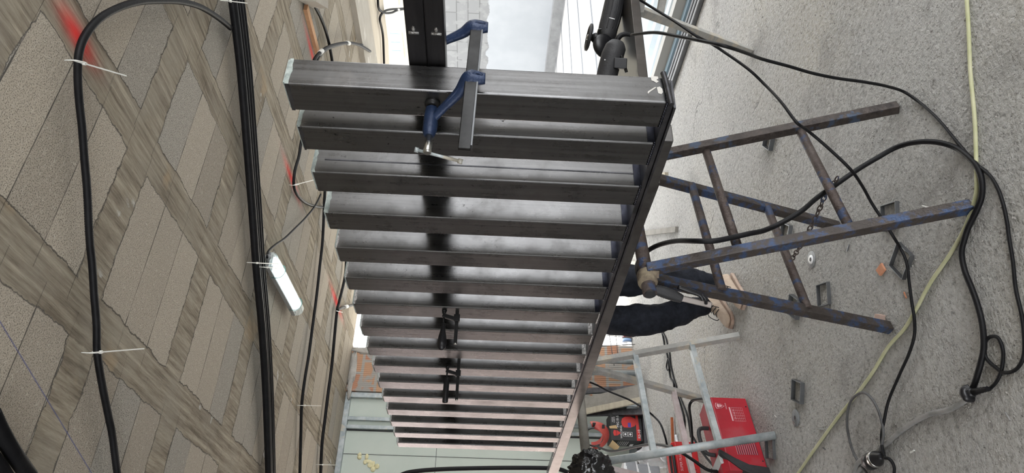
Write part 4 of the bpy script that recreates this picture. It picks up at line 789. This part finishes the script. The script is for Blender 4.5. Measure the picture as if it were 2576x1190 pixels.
# thin starter bars and wire in front of the pier
mb = MB()
for x0, y0, x1, y1 in ((1480, 838, 1590, 850), (1490, 872, 1600, 866), (1530, 825, 1545, 920), (1548, 830, 1556, 912)): mb.sweep([aS(x0, y0, 6.5), aS(x1, y1, 6.5)], .004, n=6, smooth=False)
tag(mb.build('starter_wires', DTUBE), 'thin crossing wires sticking up in front of the brick pier', 'wire')
# ================================================================ WORKER
per = thing('person', V((-.40, 4.35, 0)), 'person in black jeans and dusty beige shoes standing behind the bench', 'person')
def skin(name, verts, edges, radii, m_, parent, root=0, sub=2):
    me = bpy.data.meshes.new(name); org = WL[parent.name]; me.from_pydata([V(v)-org for v in verts], edges, []); me.update()
    o = bpy.data.objects.new(name, me); COL.objects.link(o); o.parent = parent; WL[o.name] = org
    sk = o.modifiers.new('skin', 'SKIN'); sk.use_smooth_shade = True
    for i, r in enumerate(radii): me.skin_vertices[0].data[i].radius = r if isinstance(r, tuple) else (r, r); me.skin_vertices[0].data[i].use_root = (i == root)
    sb = o.modifiers.new('sub', 'SUBSURF'); sb.levels = sub; sb.render_levels = sub
    me.materials.append(m_); return o
hipz = .93
RF, LF = V((-.425, 4.44, .09)), V((-.235, 4.22, .09))      # ankles
pel = V((-.42, 4.42, .98)); face = V((-.35, -.93, 0)).normalized(); lat = V((.93, -.35, 0)).normalized()
rh, lh = aY(1505, 812, 4.42), aY(1500, 708, 4.38)
rk, lk = aY(1660, 800, 4.30), aY(1650, 700, 4.24)
ra2, la2 = aY(1782, 768, 4.44), aY(1812, 714, 4.24)
pel = (rh+lh)/2+V((0, 0, .05)); chest = pel+V((0, -.02, .42)); neck = chest+V((0, -.02, .16)); head = neck+V((-.01, -.05, .14))
shl, shr = chest+lat*.18+V((0, 0, .06)), chest-lat*.18+V((0, 0, .06)); ell_, elr = shl+V((.08, -.05, -.28)), shr+V((-.10, -.05, -.28)); wl_, wr_ = ell_+face*.22+V((.0, 0, .05)), elr+face*.22+V((.0, 0, .05))
vb = [pel, pel+V((0, 0, .2)), chest, neck, head, head+V((0, 0, .09)), shl, ell_, wl_, shr, elr, wr_, lh, lk, la2, rh, rk, ra2]
eb = [(0, 1), (1, 2), (2, 3), (3, 4), (4, 5), (2, 6), (6, 7), (7, 8), (2, 9), (9, 10), (10, 11), (0, 12), (12, 13), (13, 14), (0, 15), (15, 16), (16, 17)]
rb = [(.13, .10), (.12, .09), (.14, .10), .055, (.075, .09), (.065, .075), .055, .042, .028, .055, .042, .028, .075, .052, .036, .075, .052, .036]
skin('body', vb, eb, rb, SKIN, per)
# trousers
def leg_pts(h, k, a): return [h, lerp(h, k, .5)+V((0, 0, 0)), k, lerp(k, a, .5)+V((0, .015, 0)), a+V((0, 0, .05)), a+V((0, 0, -.01))]
lp, rp = leg_pts(lh, lk, la2), leg_pts(rh, rk, ra2)
vt = [pel+V((0, 0, .06)), pel]+lp+rp; et = [(0, 1), (1, 2)]+[(i, i+1) for i in range(2, 7)]+[(1, 8)]+[(i, i+1) for i in range(8, 13)]
rt = [(.15, .12), (.15, .125), .104, .102, .092, .078, .066, .060, .108, .108, .100, .082, .068, .064]
tro = skin('trousers', vt, et, rt, DENIM, per, root=1, sub=3)
dm = bpy.data.textures.new('folds', 'CLOUDS'); dm.noise_scale = .10; dm.noise_depth = 2
md = tro.modifiers.new('folds', 'DISPLACE'); md.texture = dm; md.strength = .045; md.mid_level = .5; md.texture_coords = 'LOCAL'
vj = [pel+V((0, 0, .03)), pel+V((0, 0, .22)), chest, chest+V((0, 0, .11)), shl, lerp(shl, ell_, .6), shr, lerp(shr, elr, .6)]
skin('shirt', vj, [(0, 1), (1, 2), (2, 3), (2, 4), (4, 5), (2, 6), (6, 7)], [(.165, .13), (.15, .12), (.165, .125), (.085, .075), .075, .062, .075, .062], SHIRT, per, root=1)
mb = MB().ball(head+V((0, .02, .075)), (.088, .10, .07), 3); mb.build('hair', HAIR, per)
mb = MB().ball(head+face*.098+V((0, 0, .03)), (.014, .018, .024), 2); mb.build('nose', SKIN, per)
mb = MB()
for q_ in (-1, 1): mb.ball(head+face*.085+lat*(.032*q_)+V((0, 0, .05)), .012, 2)
mb.build('eyes', WHT, per)
for q_, w_, e_ in ((1, wl_, ell_), (-1, wr_, elr)):
    d = (w_-e_).normalized(); vs = [w_, w_+d*.05, w_+d*.09]; es = [(0, 1), (1, 2)]; rs = [(.028, .02), (.04, .016), (.036, .014)]
    for f_ in range(4):
        b0 = w_+d*.085+lat*(.018*(f_-1.5)); n0 = len(vs); vs += [b0+d*.02, b0+d*(.05+.006*(1.5-abs(f_-1.5)))+V((0, 0, -.012)), b0+d*(.065+.006*(1.5-abs(f_-1.5)))+V((0, 0, -.035))]; es += [(2, n0), (n0, n0+1), (n0+1, n0+2)]; rs += [.009, .0085, .0075]
    n0 = len(vs); vs += [w_+d*.04-lat*(q_*.04), w_+d*.075-lat*(q_*.055)]; es += [(1, n0), (n0, n0+1)]; rs += [.011, .009]
    skin('hand', vs, es, rs, SKIN, per, root=1)
def shoe(ank, toe, name):
    f = V((toe.x-ank.x, toe.y-ank.y, 0)).normalized(); s_ = V((f.y, -f.x, 0)); sh_ = bpy.data.objects.new(name, None)
    c = V((ank.x, ank.y, 0)); Ls = .30
    prof = [(-.075, .034, .085), (-.05, .040, .105), (0, .042, .115), (.05, .043, .095), (.10, .047, .072), (.15, .052, .062), (.19, .048, .054), (.218, .032, .042)]
    mb = MB(); rings = []
    for a, hw, ht in prof:
        cc = c+f*a; rings.append([mb.bm.verts.new(cc+s_*(hw*math.cos(t))+V((0, 0, .022+max(0, math.sin(t))*(ht-.022)))) for t in [k*math.pi/8 for k in range(9)]])
    for p_, q_ in zip(rings, rings[1:]):
        for k in range(8): mb.bm.faces.new((p_[k], p_[k+1], q_[k+1], q_[k])).smooth = True
        mb.bm.faces.new((p_[0], q_[0], q_[8], p_[8]))
    mb.bm.faces.new(rings[0]); mb.bm.faces.new(rings[-1])
    o = mb.build('shoe', SHOE, per); sb = o.modifiers.new('s', 'SUBSURF'); sb.levels = 1; sb.render_levels = 2
    out = [c+f*a+s_*(hw+.001) for a, hw, _ in prof]+[c+f*.224]+[c+f*a-s_*(hw+.001) for a, hw, _ in prof[::-1]]
    MB().prism([V((p_.x, p_.y, .001)) for p_ in out], V((0, 0, .019))).build('sole', SOLE, o, bevel=.004)
    mb = MB()
    for k in range(4): z = .108-.011*k; a = .02+.024*k; mb.sweep([c+f*a+s_*.03+V((0, 0, z-.012)), c+f*(a+.01)+V((0, 0, z+.004)), c+f*(a+.004)-s_*.03+V((0, 0, z-.012))], .0028, n=6)
    mb.sweep([c+f*.03+V((0, 0, .112)), c+f*.05+s_*.05+V((0, 0, .10)), c+f*.09+s_*.055+V((0, 0, .06)), c+f*.05+s_*.06+V((0, 0, .03))], .0026, n=6); mb.sweep([c+f*.03+V((0, 0, .112)), c+f*.07-s_*.04+V((0, 0, .12)), c+f*.11-s_*.05+V((0, 0, .07))], .0026, n=6)
    mb.build('laces', LACE, o)
shoe(V((ra2.x, ra2.y, 0)), az(1852, 826, 0), 'shoe'); shoe(V((la2.x, la2.y, 0)), az(1886, 786, 0), 'shoe')
# electrode holder / grip tool hanging from the trestle apex
tl = thing('electrode_holder', aY(1700, 740, 2.38), 'black-handled earth clamp tongs hanging from the rusty trestle hinge', 'welding tongs'); P = lambda x, y, Y=2.40: aY(x, y, Y)
MB().sweep([P(1646, 728), P(1670, 735), P(1695, 744), P(1715, 752)], [.016, .020, .019, .014], n=12, rib=.06, res=8).build('grip', PLKM, tl)
MB().sweep([P(1706, 722, 2.38), P(1735, 732, 2.38), P(1760, 742, 2.38), P(1768, 755, 2.38)], [.008, .009, .008, .007], n=10).build('lever', PLK, tl)
MB().bar(P(1712, 750), P(1790, 768), .012, .020, up=UPV).build('lower_jaw', mat('bare_grey_steel', (.30, .27, .25), rough=.4, metal=.7), tl, bevel=.003)
MB().sweep([P(1765, 742, 2.38), P(1775, 752, 2.38), P(1776, 764, 2.39)], .006, n=8).build('hook', PLK, tl)
# red electrode/pencil
tag(MB().bar(az(1690, 1050, .02), az(1693, 1125, .02), .018, .018).build('steel_angle_offcut', mat('rust_red', (.35, .09, .03), (.45, .14, .05), rough=.8, nscale=(20, 20, 20))), 'rust-red strip lying behind the galvanised leg', 'offcut')
# ================================================================ CEILING CABLES AND LAMP
def ccable(pts, r, m_, label, name='ceiling_cable', z=ZC-.03, n=10, rib=0, res=5, group=None, zs=None, cat='cable'):
    out = [az(x, y, (zs[i] if zs else z)) for i, (x, y) in enumerate(pts)]
    return tag(MB().sweep(out, r, n=n, res=res, rib=rib).build(name, m_), label, cat, group)
c1 = lambda p, o=(0, 0): conv(o, 1.983, p)
ccable(c1([(1150, 140), (1090, 90), (1000, 35), (900, 8), (800, 3), (700, 8), (600, 35), (500, 90), (430, 170), (395, 260), (388, 370), (395, 500), (410, 640), (422, 800), (435, 950), (447, 1190)])+c1([(460, 150), (470, 300), (482, 450), (485, 590), (510, 750), (540, 900), (560, 1000), (585, 1190), (600, 1260)], (0, 590)), .0115, RUB, 'black corrugated conduit curving in an arch over the ceiling, held by white ties', 'corrugated_conduit', z=2.772, rib=.10, res=40, cat='conduit')
ccable(c1([(-40, 890), (0, 975), (60, 1080), (150, 1210)], (0, 590)), .020, RUB, 'thick black conduit crossing the corner of the ceiling', 'corrugated_conduit', z=2.765, rib=.09, res=50, cat='conduit')
ccable(c1([(-40, 1100), (0, 1150), (40, 1215)], (0, 590)), .016, RUB, 'second black conduit just entering at the ceiling corner', 'corrugated_conduit', z=2.775, rib=.09, res=40, cat='conduit')
bp = [(590, -20), (591, 0), (601, 80), (612, 180), (622, 300), (632, 430), (641, 550), (650, 680), (661, 800), (668, 900), (674, 1020), (680, 1210)]
for dx, r, lb in ((-6, .021, 'thickest black cable of the bundle tied under the ceiling'), (6, .0105, 'black cable next to the thickest one in the ceiling bundle'), (13.5, .0105, 'black cable on the far half of the ceiling bundle'), (20, .009, 'outermost thin black cable of the ceiling bundle, nearest the lamp')):
    ccable([(x+dx*(1-y/2600), y) for x, y in bp], r, RUB, lb, z=ZC-.045, group='cables of the ceiling bundle')
ccable([(775, -30), (784, 0), (807, 45), (822, 86), (830, 121), (836, 160), (838, 230), (833, 330), (824, 420), (817, 490), (812, 600), (805, 666), (797, 741), (787, 817), (777, 893), (767, 953), (759, 1019), (757, 1094), (754, 1210)], .011, RUB, 'single black cable beyond the bundle, running the length of the ceiling')
ccable([(790, 330), (770, 335), (759, 353), (752, 393), (742, 429), (739, 464), (747, 489), (767, 509), (792, 519), (817, 522)], .010, RUB, 'black cable sagging in a loop beside the red spray mark', zs=[2.78]*10)
ccable([(807, 489), (792, 519), (767, 550), (742, 575), (716, 600), (697, 613), (682, 625), (674, 635), (672, 648)], .007, RUB, 'thin black cable feeding the tube lamp', zs=[2.77]*7+[2.765, 2.75])
ccable([(876, 560), (872, 640), (868, 696), (853, 761), (848, 782), (842, 842), (835, 918), (825, 993), (817, 1059), (810, 1119), (806, 1210)], .013, RUB, 'black cable closest to the far wall, fixed along the ceiling')
ccable([(849, 781), (858, 775), (870, 772), (887, 767), (905, 758)], .013, RUB, 'short taped cable stub ending behind the tube tops', z=2.76)
ccable([(785, 175), (792, 149), (807, 131), (832, 116), (873, 108), (903, 113), (931, 129)], .013, RUB, 'pair-taped black cable arching towards the edge beam', z=2.74)
ccable([(790, 175), (800, 147), (820, 125), (855, 112), (880, 109), (911, 113)], .011, RUB, 'shorter black cable taped to the arching one', z=2.75)
e7 = lambda p: conv((730, 0), 4.103, p)
ccable(e7([(905, -30), (905, 0), (910, 70), (930, 110), (980, 135), (1050, 130), (1110, 105), (1200, 92)]), .013, RUB, 'dark cable hanging at the slab edge in front of the cream building', z=2.77)
ccable(e7([(1200, 85), (1110, 92), (1040, 97), (980, 112), (940, 150), (925, 200), (940, 270), (955, 350), (962, 450), (970, 700)]), .013, RUB, 'dark cable running down the pale slab edge', z=2.77)
def tie(p1, p2, z, label, w=.0045, kn=True):
    a, b2 = az(*p1, z), az(*p2, z-.01); mb = MB().bar(a, b2, w, .0018)
    if kn: mb.box(a+(b2-a)*.18, (.010, .009, .008))
    if kn: mb.sweep([a+(b2-a)*.02+V((0, 0, .03)), a-(b2-a)*.0+V((0, 0, -.008)), a+(b2-a)*.17+V((0, 0, -.01)), a+(b2-a)*.19+V((0, 0, .03))], .002, n=6)
    return tag(mb.build('cable_tie', TIE), label, 'cable tie')
tie((185, 152), (318, 191), 2.756, 'long white cable tie on the conduit beside the red spray mark')
tie((226, 888), (363, 877), 2.756, 'long white cable tie on the straight run of the corrugated conduit')
tie((570, 2), (622, 8), 2.72, 'white cable tie around the cable bundle at the picture edge')
tie((634, 661), (700, 664), 2.715, 'white cable tie holding the bundle at the lamp end')
tie((662, 672), (716, 676), 2.715, 'second white cable tie beside the lamp end')
tie((757, 1020), (808, 1021), 2.755, 'white cable tie on the single ceiling cable')
tie((803, 1169), (848, 1170), 2.755, 'white cable tie on the cable closest to the far wall')
tie((738, 466), (792, 452), 2.755, 'white cable tie holding the sagging loop')
tie((846, 782), (862, 786), 2.75, 'white cable tie at the taped stub', kn=False)
for pts in ([(872, 108), (878, 109)], [(804, 134), (810, 128)], [(998, 24), (1003, 24)], [(866, 773), (873, 771)]):
    p_, q_ = az(*pts[0], {872: 2.74, 804: 2.74, 998: 2.77, 866: 2.76}[pts[0][0]]), az(*pts[1], {872: 2.74, 804: 2.74, 998: 2.77, 866: 2.76}[pts[0][0]]); tag(MB().sweep([p_, q_], .0175, n=14, smooth=False).build('tape_band', TIE), {872: 'white tape band around the arching cables', 804: 'white tape band at the low end of the arching cables', 998: 'white tape band around the cables at the slab edge', 866: 'white tape band around the short cable stub'}[pts[0][0]], 'tape')
# orange-brown timber strip on the ceiling and grey block
p_, q_ = az(768, 18, 2.79), az(797, 130, 2.79); tag(MB().bar(p_, q_, .05, .03).build('timber_strip', mat('orange_timber', (.55, .30, .16), (.62, .38, .22), rough=.85, nscale=(3, 30, 3))), 'orange-brown timber strip stuck in the ceiling above the nearest tube', 'timber')
p_, q_ = az(790, -10, 2.74), az(790, 12, 2.74); tag(MB().bar(p_, q_, .35, .11).build('concrete_block', BEAMC), 'grey concrete lump on the ceiling at the picture edge', 'block')
# lamp
la, lb_ = az(680, 652, 2.745), az(747, 778, 2.745); d = (lb_-la).normalized(); n_ = V((-d.y, d.x, 0)); dn = V((0, 0, -1))
lp_ = thing('tube_lamp', (la+lb_)/2+V((0, 0, .04)), 'lit fluorescent batten lamp tied under the ceiling beside the cable bundle', 'ceiling lamp')
sec = [(-.048, .0), (-.048, .026), (.048, .026), (.048, .0)]
MB().prism([la+n_*a+V((0, 0, c)) for a, c in sec], lb_-la).build('housing', LGREY, lp_, bevel=.004)
mb = MB(); prof = [(.046*math.cos(t), -.045*math.sin(t)) for t in [k*math.pi/10 for k in range(11)]]
mb.prism([la+n_*a+V((0, 0, c)) for a, c in prof], lb_-la); cov = mb.build('cover', LENS, lp_)
L2 = lb_-la
MB().prism([la+L2*.10+n_*a*.86+V((0, 0, c*.86)) for a, c in prof], L2*.80).build('diffuser', TUBEG, lp_)
MB().lathe([(.016, 0), (.02, .02), (.012, .035)], la+V((0, 0, .01)), -d).build('cable_gland', LGREY, lp_)
mb = MB()
for k in (.22, .5, .78): mb.box(la+L2*k-n_*.052+V((0, 0, 0)), (.012, .03, .03), (n_, d, zx))
mb.build('clip', LGREY, lp_)
mb = MB()
for k in (.2, .86): mb.sweep([la+L2*k+n_*.050+V((0, 0, .02)), la+L2*k+n_*.045+V((0, 0, -.03)), la+L2*(k+.02)+V((0, 0, -.049)), la+L2*(k+.04)-n_*.045+V((0, 0, -.03)), la+L2*(k+.04)-n_*.05+V((0, 0, .02))], .0022, n=6)
mb.build('tie_wire', mat('green_tie', (.05, .16, .15), rough=.5), lp_)
# cable hanging in front of the green wall
cw = [(1000, 1200), (1030, 1188), (1100, 1181), (1200, 1178), (1300, 1177), (1380, 1178), (1415, 1183), (1450, 1200)]
tag(MB().sweep([aY(x, y, 5.2) for x, y in cw], .016, n=10, res=6).build('hanging_cable', RUB), 'black cable hanging straight down in front of the green board wall', 'cable')
o = thing('wall_socket_box', aS(1372, 1110, 6.60), 'small dark steel box on the green board wall beside the last tube', 'box')
MB().box(aS(1375, 1108, 6.62), (.05, .08, .10), (ER, RR, zx)).build('back_box', DBAR, o)
mb = MB(); mb.box(aS(1375, 1108, 6.57), (.012, .02, .09), (ER, RR, zx)); mb.build('slot', CHROME, o)
